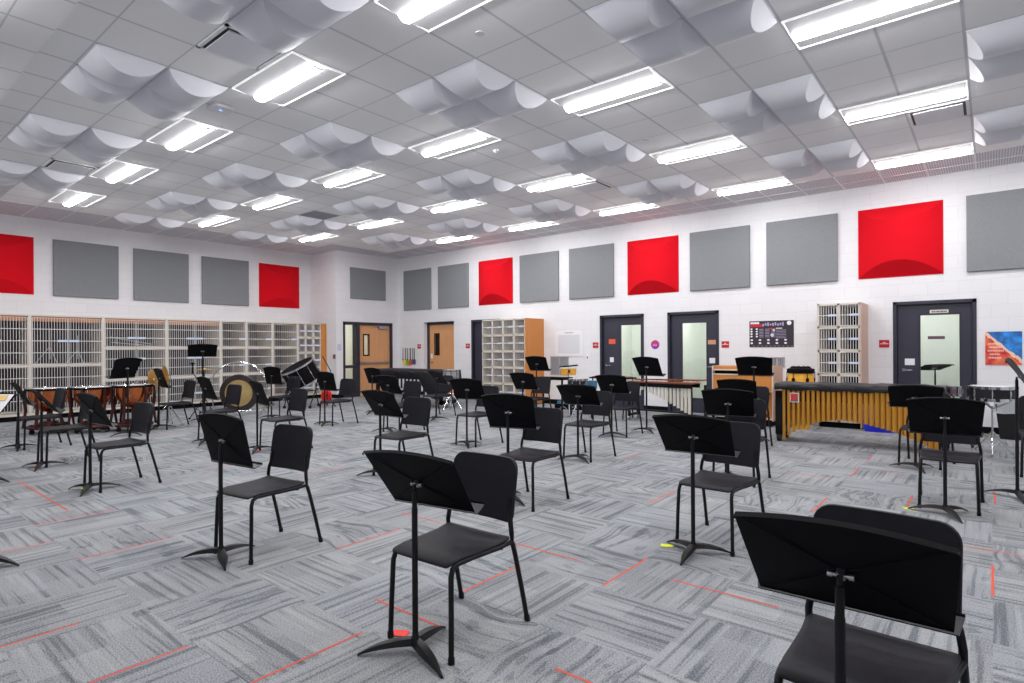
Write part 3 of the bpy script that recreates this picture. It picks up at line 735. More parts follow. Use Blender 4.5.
# framed white sheet
t = thing('framed_sheet', 'white framed sheet on the wall right of the cubby cabinet', 'poster', (-7.95, YW, 1.495))
box('frame', WHT, -.40, .40, -.014, -.001, -.31, .31, t); box('sheet', mat('sheet_grey', (214, 216, 222), .3), -.31, .31, -.017, -.014, -.24, .21, t); box('heading', mat('ink_grey', (170, 170, 176)), -.12, .12, -.016, -.014, .25, .27, t)
# art print
ART = mat('art_print', (200, 60, 50), .6); k = NT(ART); p = k.pos()
n1 = k.n('TexNoise'); n1.inputs['Scale'].default_value = 9; n1.inputs['Detail'].default_value = 4; g = k.n('NewGeometry'); k.L(g.outputs['Position'], n1.inputs['Vector'])
dg = k.math('ADD', k.math('SUBTRACT', k.math('ADD', p[0], p[2]), 1.50), k.math('MULTIPLY', k.math('SUBTRACT', n1.outputs['Fac'], .5), .16))
red = k.mix(k.math('MULTIPLY', k.math('SUBTRACT', n1.outputs['Fac'], .34), 2.4), s2l((196, 16, 44)), s2l((250, 146, 92))); blu = k.mix(k.math('MULTIPLY', k.math('SUBTRACT', n1.outputs['Fac'], .3), 2.6), s2l((10, 20, 90)), s2l((50, 150, 240)))
edge = k.math('LESS_THAN', k.math('ABSOLUTE', dg), .03)
k.L(k.mix(edge, k.mix(k.math('GREATER_THAN', dg, 0.), red, blu), s2l((240, 200, 170))), k.b.inputs['Base Color'])
t = thing('art_print', 'orange and blue painted print with pale lettering, right of the dark door', 'poster', (.145, YW, 1.345))
box('canvas', ART, -.22, .22, -.012, -.001, -.26, .26, t)
m_ = MB()
for r, (a, b) in enumerate(((-.18, -.05), (-.17, -.03), (-.19, .0), (-.16, -.04), (-.18, -.02))):
    q = a
    while q < b: m_.box(q, q+.012, -.0135, -.012, .06-r*.055, .082-r*.055); q += .02
m_.build('lettering', mat('pale_pink', (250, 214, 204)), t, smooth=False)
# louvred grilles, switches, notices
for (x0, x1, z0, z1, lab) in ((-8.50, -7.96, .72, 1.18, 'grey louvred wall vent below the framed sheet'), (-3.30, -3.04, 1.0, 1.19, 'small grey louvred vent right of the celesta top, below the chart')):
    t = thing('wall_vent', lab, 'vent', ((x0+x1)/2, YW, (z0+z1)/2)); a, h = (x1-x0)/2, (z1-z0)/2
    m_ = MB(); m_.box(-a, a, -.018, -.001, -h, -h+.02); m_.box(-a, a, -.018, -.001, h-.02, h); m_.box(-a, -a+.02, -.018, -.001, -h, h); m_.box(a-.02, a, -.018, -.001, -h, h); m_.box(-.012, .012, -.018, -.001, -h, h)
    m_.build('frame', GREYV, t, smooth=False); box('backing', mat('vent_back', (120, 120, 126)), -a+.01, a-.01, -.004, -.001, -h+.01, h-.01, t)
    m_ = MB(); n = int((x1-x0)/.028)
    for q in range(1, n): xx = -a+2*a*q/n; m_.box(xx-.005, xx+.005, -.014, -.004, -h+.01, h-.01)
    m_.build('louvre', GREYV, t, smooth=False)
t = thing('wall_switch', 'white wall switch plate between vent and first practice door', 'switch', (-7.42, YW, 1.16)); box('plate', WHT, -.045, .045, -.008, -.001, -.07, .07, t); box('toggle', mat('switch_grey', (90, 90, 94)), -.012, .012, -.02, -.008, -.02, .02, t)
o = box('wall_notice', mat('notice_lilac', (196, 200, 222)), XB+.001, XB+.005, 9.66, 9.78, 1.35, 1.53); tag(o, 'pale notice taped at the wall corner left of entrance door', 'notice')
o = box('fire_alarm_switch', mat('tan_box', (120, 84, 74)), XB-.10, XB-.04, YR-.05, YR-.001, 1.12, 1.24); tag(o, 'small brown box on the return wall above the tilted drum', 'switch')
for q, (x, w_) in enumerate(((-14.10, .02), (-13.98, .035), (-13.88, .03), (-13.76, .03), (-13.66, .02), (-13.58, .03))):
    m_ = MB(); m_.cyl((0, 0, -.20), (0, 0, .17), .011 if q % 2 else .008, n=8); m_.lathe([(0, -.215), (.018, -.2), (.02, -.185), (.012, -.17), (0, -.17)], 10)
    o = m_.build('hanging_mallet', mat('mallet_grey', (70, 70, 74)) if q in (1, 4) else BLACK); o.location = (x, YW-.03, 1.24)
    tag(o, '%s from the left of six thin mallets hung on the wall' % ord_(q), 'mallet', 'mallets hung on the wall')
for (x, z, c, nm) in ((-14.02, .97, (240, 214, 60), 'yellow'), (-13.88, .96, (110, 190, 70), 'green'), (-13.76, .965, (224, 84, 60), 'red'), (-13.60, .99, (90, 80, 130), 'violet')):
    o = MB().plate(rrect(.13, .15, .03), lambda a, b: (a, 0, b), th=.04, off=lambda a, b: (0, -1, 0)).build('mallet_bag', mat('bag_'+nm, c, .7)); o.location = (x, YW-.025, z); tag(o, 'small %s pouch hung below the wall mallets' % nm, 'pouch')

# ------------------------------------------------------------------ chairs
def make_chair():
    t = thing('band_chair', '', 'chair', group='black band chairs')
    ol = rrect(.43, .425, .022, 4)
    ol = [(a*(.875+.30*(b+.2125)), b) for a, b in ol]
    def sf(a, b):
        x, y = a, b-.062                           # y from -.275 to +.15
        u = x/.21; v = b/.21
        z = .440 - .022*math.exp(-((b-.02)/.15)**2)*(1-u*u*.9) - (.018*((-v-.62)/.38)**2 if v < -.62 else 0) + (.012*((v-.6)/.4)**2 if v > .6 else 0)
        return (x, y, z)
    MB().plate(ol, sf, rings=(1, .975, .9, .72, .5, .25), th=.012).build('seat', SEATM, t, angle=50)
    bo = rrect(.425, .315, .035, 5, top=.062)
    def bf(a, b): return (a*(1+.03*b), .188+.16*(b)+.022*(1-(a/.21)**2)*1.0, .674+b)
    MB().plate(bo, bf, rings=(1, .985, .93, .7, .35), th=.026, off=lambda a, b: (0, -.99, .14)).build('backrest', SEATM, t, angle=55)
    for s in (-1, 1):
        m = MB(); m.tube([(s*.200, -.268, .0), (s*.196, -.262, .2), (s*.190, -.256, .375), (s*.188, -.243, .408), (s*.188, -.215, .421), (s*.190, -.10, .422)], .0125, 8)
        m.cyl((s*.200, -.268, 0), (s*.200, -.268, .03), .0155, n=8); m.build('leg', STEEL, t, angle=60)
        m = MB(); m.tube([(s*.226, .268, .0), (s*.222, .225, .18), (s*.218, .178, .36), (s*.216, .158, .425)], .0125, 8)
        m.cyl((s*.226, .268, 0), (s*.225, .262, .03), .0155, n=8); m.build('leg', STEEL, t, angle=60)
        m = MB(); m.tube([(s*.190, -.10, .422), (s*.205, .06, .422), (s*.216, .155, .43), (s*.216, .152, .47), (s*.208, .155, .52), (s*.196, .165, .56), (s*.19, .175, .64)], .0125, 8); m.build('back_post', STEEL, t, angle=60)
    m = MB(); m.tube([(-.188, -.2, .415), (.188, -.2, .415)], .009, 8); m.tube([(-.205, .09, .412), (.205, .09, .412)], .009, 8); m.build('seat_rail', STEEL, t)
    return t
CH = [('A', -2.053, 2.073, 2, 'with the stand and red floor sticker, centre front'), ('B', -3.94, 2.085, 7, 'second from the nearest row, seen whole left of centre'), ('C', -6.949, 2.105, 4, 'rightmost of the three at far left foreground'),
 ('D', -8.90, 2.118, 0, 'middle of the three in front of the kettledrums'), ('E', -10.67, 2.239, 2, 'leftmost of the three, beside the first kettledrum'), ('G', -11.35, 4.32, 1, 'beside the hanging brass cymbals'),
 ('I', -9.365, 4.2, 2, 'in front of the gong'), ('J', -7.60, 4.28, 0, 'behind the backrest of the whole chair left of centre'), ('K', -11.156, 6.284, 4, 'below the tilted drum, farther back'),
 ('L', -9.393, 6.343, 1, 'in front of the entrance door sidelight'), ('M', -5.07, 4.27, 4, 'left of centre, in front of the covered marimba'), ('N', -7.706, 6.48, 1, 'just in front of the black covered marimba, second row back'),
 ('P', -8.77, 8.3, 2, 'at the right end of the covered marimba'), ('Q', -5.792, 6.282, -2, 'in front of the white cubby cabinet'), ('R', -3.232, 4.203, 3, 'centre, directly behind the nearest central stand'),
 ('S', -6.70, 8.85, 0, 'in front of the orange cabinet side'), ('U', -3.954, 6.343, -1, 'in front of the bongos and snare drum'), ('V', -4.572, 8.342, 3, 'in front of the first dark practice door'),
 ('X', -1.515, 4.202, -4, 'nearest of the column right of centre, yellow floor sticker'), ('Y', -2.034, 6.235, 3, 'second of the column right of centre'), ('Z', -2.617, 8.369, -2, 'farthest of the column, before the orange celesta'),
 ('BB', -.288, 6.359, 1, 'at the right, seen through its music stand'), ('CC', -.606, 8.368, -8, 'beside the low end of the gold-tubed marimba'), ('EE', -.294, 2.088, -3, 'nearest of all, cut off at the bottom right'),
 ('FF', .44, 8.42, 0, 'barely showing at the right picture edge')]
ch0 = None
for (k, x, y, th, where) in CH:
    lab = 'black band chair %s' % where; rz = math.radians(th)
    if ch0 is None: ch0 = make_chair(); ch0.location = (x, y, 0); ch0.rotation_euler = (0, 0, rz); ch0['label'] = lab
    else: dup(ch0, (x, y, 0), rz, lab)

# ------------------------------------------------------------------ music stands
def leg_mesh():
    m = MB(); vs = []; fs = []; n = 7
    for i in range(n+1):
        u = i/n; r = .012+.247*u; zt = .072-.062*u**2.1; w_ = .019*(1-u)+.014*sin(PI*min(1, u*1.1))+.006; th = .022*(1-u)+.008
        vs += [(r, -w_, zt-th), (r, w_, zt-th), (r, w_*.55, zt), (r, -w_*.55, zt)]
    for i in range(n):
        o = i*4
        for j in range(4): fs.append((o+j, o+(j+1) % 4, o+4+(j+1) % 4, o+4+j))
    fs += [(3, 2, 1, 0), (n*4, n*4+1, n*4+2, n*4+3)]
    m.add(vs, fs); return m
LEGME = None; DESKME = None; LIPME = None; BRK = None
def desk_mesh():
    """back face towards -y; local x width, z up the desk, origin at the mount"""
    m = MB(); ou = []; 
    n = 12
    for i in range(n+1):
        u = -1+2*i/n; ou.append((-.262*u, .157+.032*(1-u*u)))        # arched top, +x to -x reversed
    ou[0] = (.260, .148); ou.insert(1, (.254, .160)); ou[-1] = (-.260, .148); ou.insert(-1, (-.254, .160))
    ou += [(-.240, -.17), (.240, -.17)]
    def cr(x, z):                                                   # X crease pressed towards the back
        return -.006+.010*min(1, max(abs(x)/.25, abs(z)/.17))
    vs = [(x, cr(x, z), z) for x, z in ou]; k = len(vs); vs += [(x, y+.003, z) for x, y, z in vs]
    vs += [(0, -.008, 0), (0, -.005, 0)]; fs = []
    for i in range(k):
        j = (i+1) % k; fs += [(j, i, 2*k), (k+i, k+j, 2*k+1), (i, j, k+j, k+i)]
    m.add(vs, fs)
    # folded flange along the top and sides
    top = ou[:-2]
    for i in range(len(top)-1):
        a, b = top[i], top[i+1]; m.add([(a[0], -.010, a[1]), (b[0], -.010, b[1]), (b[0], .004, b[1]+.001), (a[0], .004, a[1]+.001)], [(0, 1, 2, 3)])
        m.add([(a[0], -.010, a[1]), (b[0], -.010, b[1]), (b[0]*.985, -.006, b[1]-.006), (a[0]*.985, -.006, a[1]-.006)], [(0, 1, 2, 3)])
    # ribs of the X
    for (x, z) in ((.245, .155), (-.245, .155), (.228, -.158), (-.228, -.158)):
        m.tube([(0, -.0085, 0), (x, -.002, z)], [.003, .0015], 4)
    return m
def lip_mesh():
    m = MB(); m.add([(-.240, -.004, -.165), (.240, -.004, -.165), (.250, .008, -.182), (-.250, .008, -.182)], [(0, 1, 2, 3)])
    m.add([(-.250, .008, -.182), (.250, .008, -.182), (.262, .060, -.176), (-.262, .060, -.176), (-.250, .006, -.186), (.250, .006, -.186), (.262, .060, -.179), (-.262, .060, -.179)], [(0, 1, 2, 3), (7, 6, 5, 4), (3, 2, 6, 7), (0, 4, 5, 1), (1, 5, 6, 2), (0, 3, 7, 4)])
    m.add([(-.262, .060, -.176), (.262, .060, -.176), (.262, .063, -.166), (-.262, .063, -.166)], [(0, 1, 2, 3)])
    return m
def stand(x, y, tb, td, ti, h, lab):
    """tb base angle, td direction the player sits, ti tilt from vertical, h mount height"""
    global LEGME, DESKME, LIPME, BRK
    t = thing('music_stand', lab, 'music stand', (x, y, 0), 0, 'black music stands')
    if LEGME is None:
        a = leg_mesh().build('leg', STEEL, t); LEGME = a.data; bpy.data.objects.remove(a)
        a = desk_mesh().build('desk', DESKM, t, angle=12); DESKME = a.data; bpy.data.objects.remove(a)
        a = lip_mesh().build('ledge', LIPM, t); LIPME = a.data; bpy.data.objects.remove(a)
        b = MB(); b.cyl((-.028, -.018, 0), (.028, -.018, 0), .006, n=10); b.cyl((-.032, -.018, 0), (-.020, -.018, 0), .009, n=10); b.cyl((.020, -.018, 0), (.032, -.018, 0), .009, n=10); b.box(-.010, .010, -.022, -.004, -.016, .014)
        a = b.build('tilt_bracket', CHRD, t); BRK = a.data; bpy.data.objects.remove(a)
    def inst(n, me, par, loc, rot):
        o = bpy.data.objects.new(n, me); COL.objects.link(o); o.parent = par; o.location = loc; o.rotation_euler = rot; return o
    for k in range(3): inst('leg', LEGME, t, (0, 0, 0), (0, 0, tb+k*2*PI/3))
    low = h-.12; p = MB(); p.lathe([(.0, .035), (.022, .038), (.020, .072), (.0145, .085), (.0138, .10), (.0138, low), (.0125, low+.006), (.0, low+.006)], 14); p.build('base_tube', STEEL, t, angle=40)
    MB().tube([(0, 0, low-.02), (0, 0, h-.035), (0, 0, h-.03), (0, 0, h-.008)], [.0120, .0120, .008, .008], 12).build('upper_tube', STEEL, t)
    d = inst('desk', DESKME, t, (.03*-sin(td), .03*cos(td), h), (ti, 0, td))
    inst('ledge', LIPME, d, (0, 0, 0), (0, 0, 0)); inst('tilt_bracket', BRK, d, (0, 0, 0), (0, 0, 0))
    return t
ST = [('A', -2.040, 1.777, 1.825, .157, .628, .778, 'with a red sticker under it, centre front'), ('B', -3.973, 1.772, 1.758, .12, .252, .786, 'with its crossed back facing out, left of centre front'),
 ('X', -1.555, 3.802, .609, .067, .656, .792, 'with a yellow sticker at its foot, right of centre'), ('BB', -.299, 5.970, .999, .063, .488, .801, 'at the right, before the whole chair there'),
 ('R', -3.42, 4.10, 1.8, .247, .427, .806, 'centre, behind the nearest central chair'), ('C', -6.922, 1.819, 1.535, .076, .42, .80, 'rightmost of the three steeply tipped ones at left'),
 ('D', -8.737, 1.814, 1.631, -.06, .66, .789, 'middle of the three at left before the kettledrums'), ('E', -10.649, 1.95, 1.857, -.03, .46, .78, 'leftmost of the three before the kettledrums'),
 ('F', None, 10.0, .5, 2.06, .42, 1.10, 'raised tall in front of the rightmost kettledrum'), ('G', -11.426, 4.03, 1.27, -.084, .33, .891, 'in front of the brass cymbals'),
 ('H', -11.93, 4.99, .4, 1.225, .83, 1.375, 'tallest at left with a flat wide desk, behind the cymbals'), ('I', -9.03, 3.80, 1.39, -.065, .37, .82, 'left of the gong, tipped far back'),
 ('J', -7.771, 3.96, 1.386, -.183, .36, .79, 'right of the gong with a red sticker under it'), ('K', -11.23, 6.021, 1.8, .15, .21, .862, 'between the gong and the tilted drum'),
 ('L', -9.433, 6.080, 1.303, .089, .294, .801, 'in front of the red bag, right of the tilted drum'), ('M', -5.185, 4.03, 1.8, .05, .575, .785, 'behind the nearest central stand, tipped back'),
 ('N', -7.847, 6.25, 1.8, .036, .494, .785, 'directly before the left part of the covered marimba'), ('O', -10.29, 7.79, 1.0, .03, .36, .812, 'at the far left end of the covered marimba'),
 ('P', -8.339, 7.823, .897, -.317, .731, .829, 'at the right end of the covered marimba'), ('Q', -5.795, 6.032, 1.358, .248, .551, .805, 'before the white cubby cabinet'),
 ('S', -6.45, 8.15, 1.8, .063, .561, .798, 'below the raised stand at the orange cabinet side'), ('T', -7.40, 9.82, 1.8, .08, .56, 1.06, 'raised against the orange cabinet side'),
 ('U', -3.954, 6.091, 1.603, .168, .73, .801, 'before the bongos and snare, centre right'), ('V', -4.614, 8.077, 2.203, .081, .592, .812, 'before the first dark door, beside the raised one'),
 ('W', -4.387, 8.822, 1.415, -.18, .522, 1.073, 'raised in front of the silver-tubed xylophone'), ('Y', -2.14, 6.169, 1.8, .172, .596, .798, 'middle one stacked in line before the celesta'),
 ('Z', -2.72, 8.2, 1.8, .115, .593, .792, 'nearest the celesta of the two low ones there'), ('AA', -2.757, 9.078, 1.8, .165, .65, 1.093, 'raised against the orange celesta'),
 ('CC', -.667, 7.975, .946, .118, .731, .812, 'at the low end of the gold-tubed marimba'), ('DD', .177, 7.015, .7, -1.67, .53, 1.11, 'seen edge-on at the right picture edge'),
 ('EE', -.316, 1.758, 1.8, .01, .613, .784, 'nearest of all, filling the bottom right')]
def on_ray(u, depth):
    d = fwd + R_*((u-512)/583.88); return d*depth
for (k, x, y, tb, td, ti, h, where) in ST:
    if k == 'F': p = on_ray(127.6, 9.55); x, y = p.x, p.y
    stand(x, y, tb, td, ti, h, 'black music stand %s' % where)
p = on_ray(-14, 6.2); stand(p.x, p.y, .6, math.radians(219), .78, .81, 'black music stand with a flat desk holding sheet music, left edge')
sm = thing('sheet_music', 'open white and yellow sheet music on the flat stand at left edge', 'sheet music', (p.x, p.y, .81), math.radians(219))
nrm = .78
for q, (a, b, c, hh) in enumerate(((-.24, .0, PAPER, .006), (-.02, .13, PAPER, .008), (-.20, -.06, mat('yellow_page', (232, 196, 120), .8), .013))):
    m_ = MB(); m_.M = Matrix.Translation((0, .03, 0)) @ Matrix.Rotation(nrm, 4, 'X'); m_.box(a, b, .004+hh, .008+hh, (-.13+.01*q) if q < 2 else .06, .15-.01*q); m_.build('page', c, sm, smooth=False)
tip = Vector((-4.86, .89)); stand(tip.x-.213, tip.y-.15, math.atan2(.15, .213), 3.0, .5, .8, 'black music stand mostly outside the left edge, one foot showing')
stand(-4.62, YW+.95, .3, -1.35, .5, 1.22, 'black music stand seen edge-on through the second practice door glass'); stand(-.78, YW+1.0, .3, .70, 1.25, 1.00, 'black music stand with flat desk behind the name-plate door glass')

# floor stickers
for (x, y, c, lab) in ((-2.235, 1.85, (236, 40, 30), 'red floor sticker under the centre front stand'), (-1.76, 3.84, (214, 224, 40), 'yellow floor sticker at the stand right of centre'), (-7.05, 1.80, (214, 224, 40), 'yellow floor sticker under the left rightmost stand'), (-8.86, 1.78, (226, 120, 60), 'orange floor sticker under the left middle stand'),
                       (-11.5, 4.05, (214, 224, 40), 'yellow floor sticker under the stand by the cymbals'), (-7.84, 4.02, (236, 50, 40), 'red floor sticker under the stand right of the gong'), (-.55, 6.0, (214, 224, 40), 'yellow floor sticker at the right stand'), (-4.71, 7.9, (60, 110, 200), 'blue floor sticker near the first practice door'),
                       (-9.51, 6.05, (224, 200, 40), 'yellow floor sticker under the stand before the red bag')):
    o = MB().plate(rrect(.085, .06, .012, 3), lambda a, b: (a, b, .0035), th=.003).build('floor_sticker', mat('sticker_%d_%d' % (c[0], c[1]), c, .6)); o.location = (x, y, 0); o.rotation_euler = (0, 0, .5); tag(o, lab, 'sticker')

# ------------------------------------------------------------------ kettledrums
def timpani(x, y, rz, r, top, lab):
    t = thing('kettledrum', lab, 'drum', (x, y, 0), rz, 'copper kettledrums')
    dz = .40
    prof = [(0, top-dz)] + [(r*.98*sin(a), top-dz+dz*.92*(1-cos(a))) for a in [PI/2*i/9 for i in range(1, 10)]] + [(r, top-.02)]
    MB().lathe(prof, 32).build('bowl', COPPER, t, angle=60)
    MB().lathe([(0, top), (r*1.0, top), (r*1.01, top-.012)], 32).build('drum_head', mat('timpani_head', (206, 204, 200), .5), t)
    m = MB(); m.torus((0, 0, top-.015), r*1.045, .019, 32, 6); m.build('counterhoop', BLACK, t)
    m = MB(); m.torus((0, 0, top+.006), r*1.04, .004, 32, 6)
    for q in range(8):
        a = 2*PI*q/8; m.cyl((r*1.06*cos(a), r*1.06*sin(a), top-.16), (r*1.06*cos(a), r*1.06*sin(a), top+.03), .006, n=6)
    m.build('tension_rods', CHR, t)
    for q in range(6):
        a = PI/3*q; c, s = cos(a), sin(a)
        MB().tube([(r*1.06*c, r*1.06*s, top-.02), (r*1.08*c, r*1.08*s, top-.22), (r*1.02*c, r*1.02*s, .40), (r*1.16*c, r*1.16*s, .10)], [.022, .028, .024, .02], 6).build('strut', COPD, t)
    m = MB(); m.box(-.26, .26, -.05, .05, .08, .16); m.box(-.05, .05, -.26, .26, .08, .16); m.lathe([(0, .20), (.13, .20), (.15, .08), (0, .08)], 12); m.cyl((0, 0, .15), (0, 0, top-dz+.02), .03)
    m.torus((0, 0, .11), r*.95, .03, 28, 6); m.build('base', COPD, t)
    for q in range(3):
        a = 2*PI*q/3+.4; cx, cy = r*.82*cos(a), r*.82*sin(a); m = MB(); m.cyl((cx-.012, cy, .04), (cx+.012, cy, .04), .04, n=14); m.box(cx-.016, cx+.016, cy-.01, cy+.01, .04, .12); m.build('caster', RUB, t)
    m = MB(); m.add([(r*.55, -.06, .10), (r*1.1, -.05, .05), (r*1.1, .05, .05), (r*.55, .06, .10), (r*.55, -.06, .08), (r*1.1, -.05, .03), (r*1.1, .05, .03), (r*.55, .06, .08)], [(0, 1, 2, 3), (7, 6, 5, 4), (0, 4, 5, 1), (1, 5, 6, 2), (2, 6, 7, 3), (3, 7, 4, 0)]); m.build('pedal', CHRD, t)
    return t
for (u, dpt, r, top, lab) in ((48.5, 9.9, .295, .755, 'leftmost copper kettledrum, behind the leftmost chairs'), (92.5, 10.0, .295, .765, 'middle copper kettledrum of the three'), (133, 10.15, .29, .785, 'rightmost copper kettledrum, next to the brass cymbals')):
    p = on_ray(u, dpt); timpani(p.x, p.y, .3, r, top, lab)

# ------------------------------------------------------------------ cymbals
def cym_profile(R): return [(0, .026), (R*.10, .024), (R*.17, .008), (R*.5, .004), (R, -.012), (R, -.0135), (R*.5, .002), (R*.17, .006), (0, .023)]
def tripod_parts(t, h, r=.28, m=CHR, zt=.42):
    MB().cyl((0, 0, .06), (0, 0, h), .011, n=10).build('pole', m, t)
    for k in range(3):
        a = 2*PI*k/3+.5; mm = MB(); mm.tube([(0, 0, zt), (r*cos(a), r*sin(a), .018)], .009, 6); mm.tube([(0, 0, .10), (r*.55*cos(a), r*.55*sin(a), .20)], .006, 6)
        mm.cyl((r*cos(a), r*sin(a), .0), (r*1.04*cos(a), r*1.04*sin(a), .035), .016, n=8); mm.build('leg', m, t)
p = on_ray(168, 10.75)
t = thing('cymbal_cradle', 'chrome tripod cradle holding a pair of crash cymbals', 'stand', (p.x, p.y, 0)); tripod_parts(t, .78, .30)
m_ = MB(); m_.tube([(-.14*rgt.x, -.14*rgt.y, .98), (-.14*rgt.x, -.14*rgt.y, .80), (0, 0, .74), (.04*rgt.x, .04*rgt.y, .80), (.04*rgt.x, .04*rgt.y, .98)], .009, 8); m_.build('cradle', CHR, t)
for q, (u, zz, ry, R, lab) in enumerate(((153.5, .84, -.38, .205, 'left brass crash cymbal of the pair, standing on edge'), (166, .92, .28, .19, 'right brass crash cymbal of the pair, standing on edge'))):
    pc = on_ray(u, 10.75); m_ = MB(); m_.M = Vector((0, 0, 1)).rotation_difference((Vector((.335, .942, 0))*cos(ry)+Vector((-.942, .335, 0))*sin(ry)+Vector((0, 0, .10))).normalized()).to_matrix().to_4x4(); m_.lathe(cym_profile(R), 36)
    o = thing('crash_cymbal', lab, 'cymbal', (pc.x, pc.y, zz), 0, 'pair of crash cymbals'); a = m_.build('plate', BRASS, o, angle=20); MK = m_.M
    s_ = MB(); s_.M = MK; s_.tube([(0, 0, .024), (0, 0, .05), (.02, 0, .06), (0, .02, .05)], .007, 6); s_.build('strap', BLACK, o)
p = on_ray(204, 11.9)
t = thing('suspended_cymbal', 'flat brass cymbal on a boom arm behind the tall stand', 'cymbal', (p.x, p.y, 0)); tripod_parts(t, .95, .28, BLACK)
o = MB().lathe(cym_profile(.20), 32, (0, 0, 1.0)).build('plate', BRASS, t, angle=20); MB().cyl((0, 0, .95), (0, 0, 1.06), .007, n=8).build('wing_nut', BLACK, t)
m_ = MB(); m_.tube([(-.23*rgt.x, -.23*rgt.y, 1.14), (-.23*rgt.x, -.23*rgt.y, .92), (-.17*rgt.x, -.17*rgt.y, .84), (0, 0, .78)], .009, 8); m_.box(-.23*rgt.x-.06, -.23*rgt.x+.05, -.23*rgt.y-.03, -.23*rgt.y+.03, 1.10, 1.12); m_.build('boom_arm', BLACK, t)

# ------------------------------------------------------------------ gong
p = on_ray(238.5, 12.35)
t = thing('gong', 'large dark-rimmed golden gong hanging low behind the chair', 'gong', (p.x, p.y, .47), YAW+.12)
GONGD = mat('gong_bronze_rim', (56, 48, 48), .5, .4); GONGG = mat('gong_bronze_face', (182, 158, 104), .45, .45, vary=.3, bscale=8)
m_ = MB(); m_.M = Matrix.Rotation(PI/2, 4, 'X'); m_.lathe([(.28, .012), (.385, .006), (.40, -.03), (.385, -.045), (.375, -.03), (.37, -.006), (.28, .0)], 48); m_.build('rim', GONGD, t, angle=40)
m_ = MB(); m_.M = Matrix.Rotation(PI/2, 4, 'X'); m_.lathe([(0, .03), (.05, .028), (.09, .014), (.28, .012), (.28, .0), (.09, .004), (0, .018)], 48); m_.build('face', GONGG, t, angle=40)
m_ = MB(); m_.M = Matrix.Translation((0, -.036, .10)) @ Matrix.Rotation(PI/2, 4, 'X'); m_.disc((0, 0, 0), .022, 12); m_.build('mark', BLACK, t)
m_ = MB(); m_.tube([(-.12, 0, .37), (-.10, 0, .66)], .004, 5); m_.tube([(.12, 0, .37), (.10, 0, .66)], .004, 5); m_.build('cord', PAPER, t)
t = thing('gong_stand', 'round chrome gong frame on splayed legs', 'stand', (p.x, p.y, 0), YAW+.12)
m_ = MB(); pts = [(.57*cos(a), 0, .60+.53*sin(a)) for a in [PI*(1.12-1.24*i/24) for i in range(25)]]
m_.tube([(-.50, 0, .10)]+pts+[(.50, 0, .10)], .013, 8); m_.build('hoop', CHR, t)
for s in (-1, 1):
    m_ = MB(); m_.tube([(s*.50, -.30, .02), (s*.50, 0, .12), (s*.50, .30, .02)], .013, 8); m_.build('foot', CHR, t)
MB().tube([(-.50, 0, .10), (.50, 0, .10)], .011, 8).build('crossbar', CHR, t)

# ------------------------------------------------------------------ tilted concert drum
def shell_drum(t, R, D, lugs, shellm, hoopm, M4=None, headm=HEADW):
    """drum with axis z from -D/2 to D/2, all parts under t"""
    def B():
        b = MB(); b.M = M4 or Matrix.Identity(4); return b
    B().lathe([(R, -D/2), (R, D/2), (R*.985, D/2), (R*.985, -D/2)], 36, close=True).build('shell', shellm, t, angle=40)
    for s in (-1, 1):
        b = B(); b.lathe([(R*1.005, s*D/2-.022), (R*1.035, s*D/2-.022), (R*1.035, s*D/2+.016), (R*.985, s*D/2+.016)], 36, close=True); b.build('hoop', hoopm, t, angle=40)
        b = B(); b.disc((0, 0, s*(D/2+.002)), R, 36, s > 0); b.build('drum_head', headm, t)
    for q in range(lugs):
        b = B(); a = 2*PI*q/lugs; c, s = cos(a), sin(a); r1 = R*1.045
        b.cyl((r1*c, r1*s, -D/2-.01), (r1*c, r1*s, D/2+.01), .0045, n=6); b.cyl((r1*c*.99, r1*s*.99, -.03), (r1*c*.99, r1*s*.99, .03), .012, n=8)
        for z in (-D/2, D/2): b.box(r1*c-.011, r1*c+.011, r1*s-.011, r1*s+.011, z-.014, z+.014)
        b.build('lug', CHR, t, angle=40)
p = on_ray(301.5, 14.0)
t = thing('concert_bass_drum', 'big black drum with chrome hoops tilted up on a rolling stand', 'drum', (p.x, p.y, 0))
ax = (-rgt*.40*.97 + Vector((0, 0, 1))*.86 - fwd*.30).normalized(); q_ = Vector((0, 0, 1)).rotation_difference(ax).to_matrix().to_4x4()
Md = Matrix.Translation((0, 0, .80)) @ q_
shell_drum(t, .40, .44, 10, BLACK, CHR, Md, BLACK)
m_ = MB()
a_ = rgt
for s in (-1, 1):
    o_ = a_*(.30*s); m_.tube([o_+fwd*.3+Vector((0, 0, .06)), o_*1.1+Vector((0, 0, .40)), o_*1.3+Vector((0, 0, .72))], .014, 8); m_.tube([o_-fwd*.3+Vector((0, 0, .06)), o_*1.1+Vector((0, 0, .40))], .014, 8)
m_.tube([a_*-.33+Vector((0, 0, .40)), a_*.33+Vector((0, 0, .40))], .013, 8); m_.build('stand_frame', STEEL, t)
for s in (-1, 1):
    for u in (-1, 1):
        c_ = a_*(.30*s)+fwd*(.3*u); m_ = MB(); m_.cyl((c_.x-.012, c_.y, .035), (c_.x+.012, c_.y, .035), .035, n=12); m_.build('caster', RUB, t)
m_ = MB(); m_.tube([(.05*rgt.x, .05*rgt.y, .35), (.05*rgt.x, .05*rgt.y, .85), (-.06*rgt.x, -.06*rgt.y, .95)], .013, 8); m_.build('tilt_bracket', CHR, t)
p2 = on_ray(327, 14.2)
t = thing('boom_microphone_stand', 'thin black bent boom stand right of the tilted drum', 'stand', (p2.x, p2.y, 0)); tripod_parts(t, .85, .2, STEEL, .3)
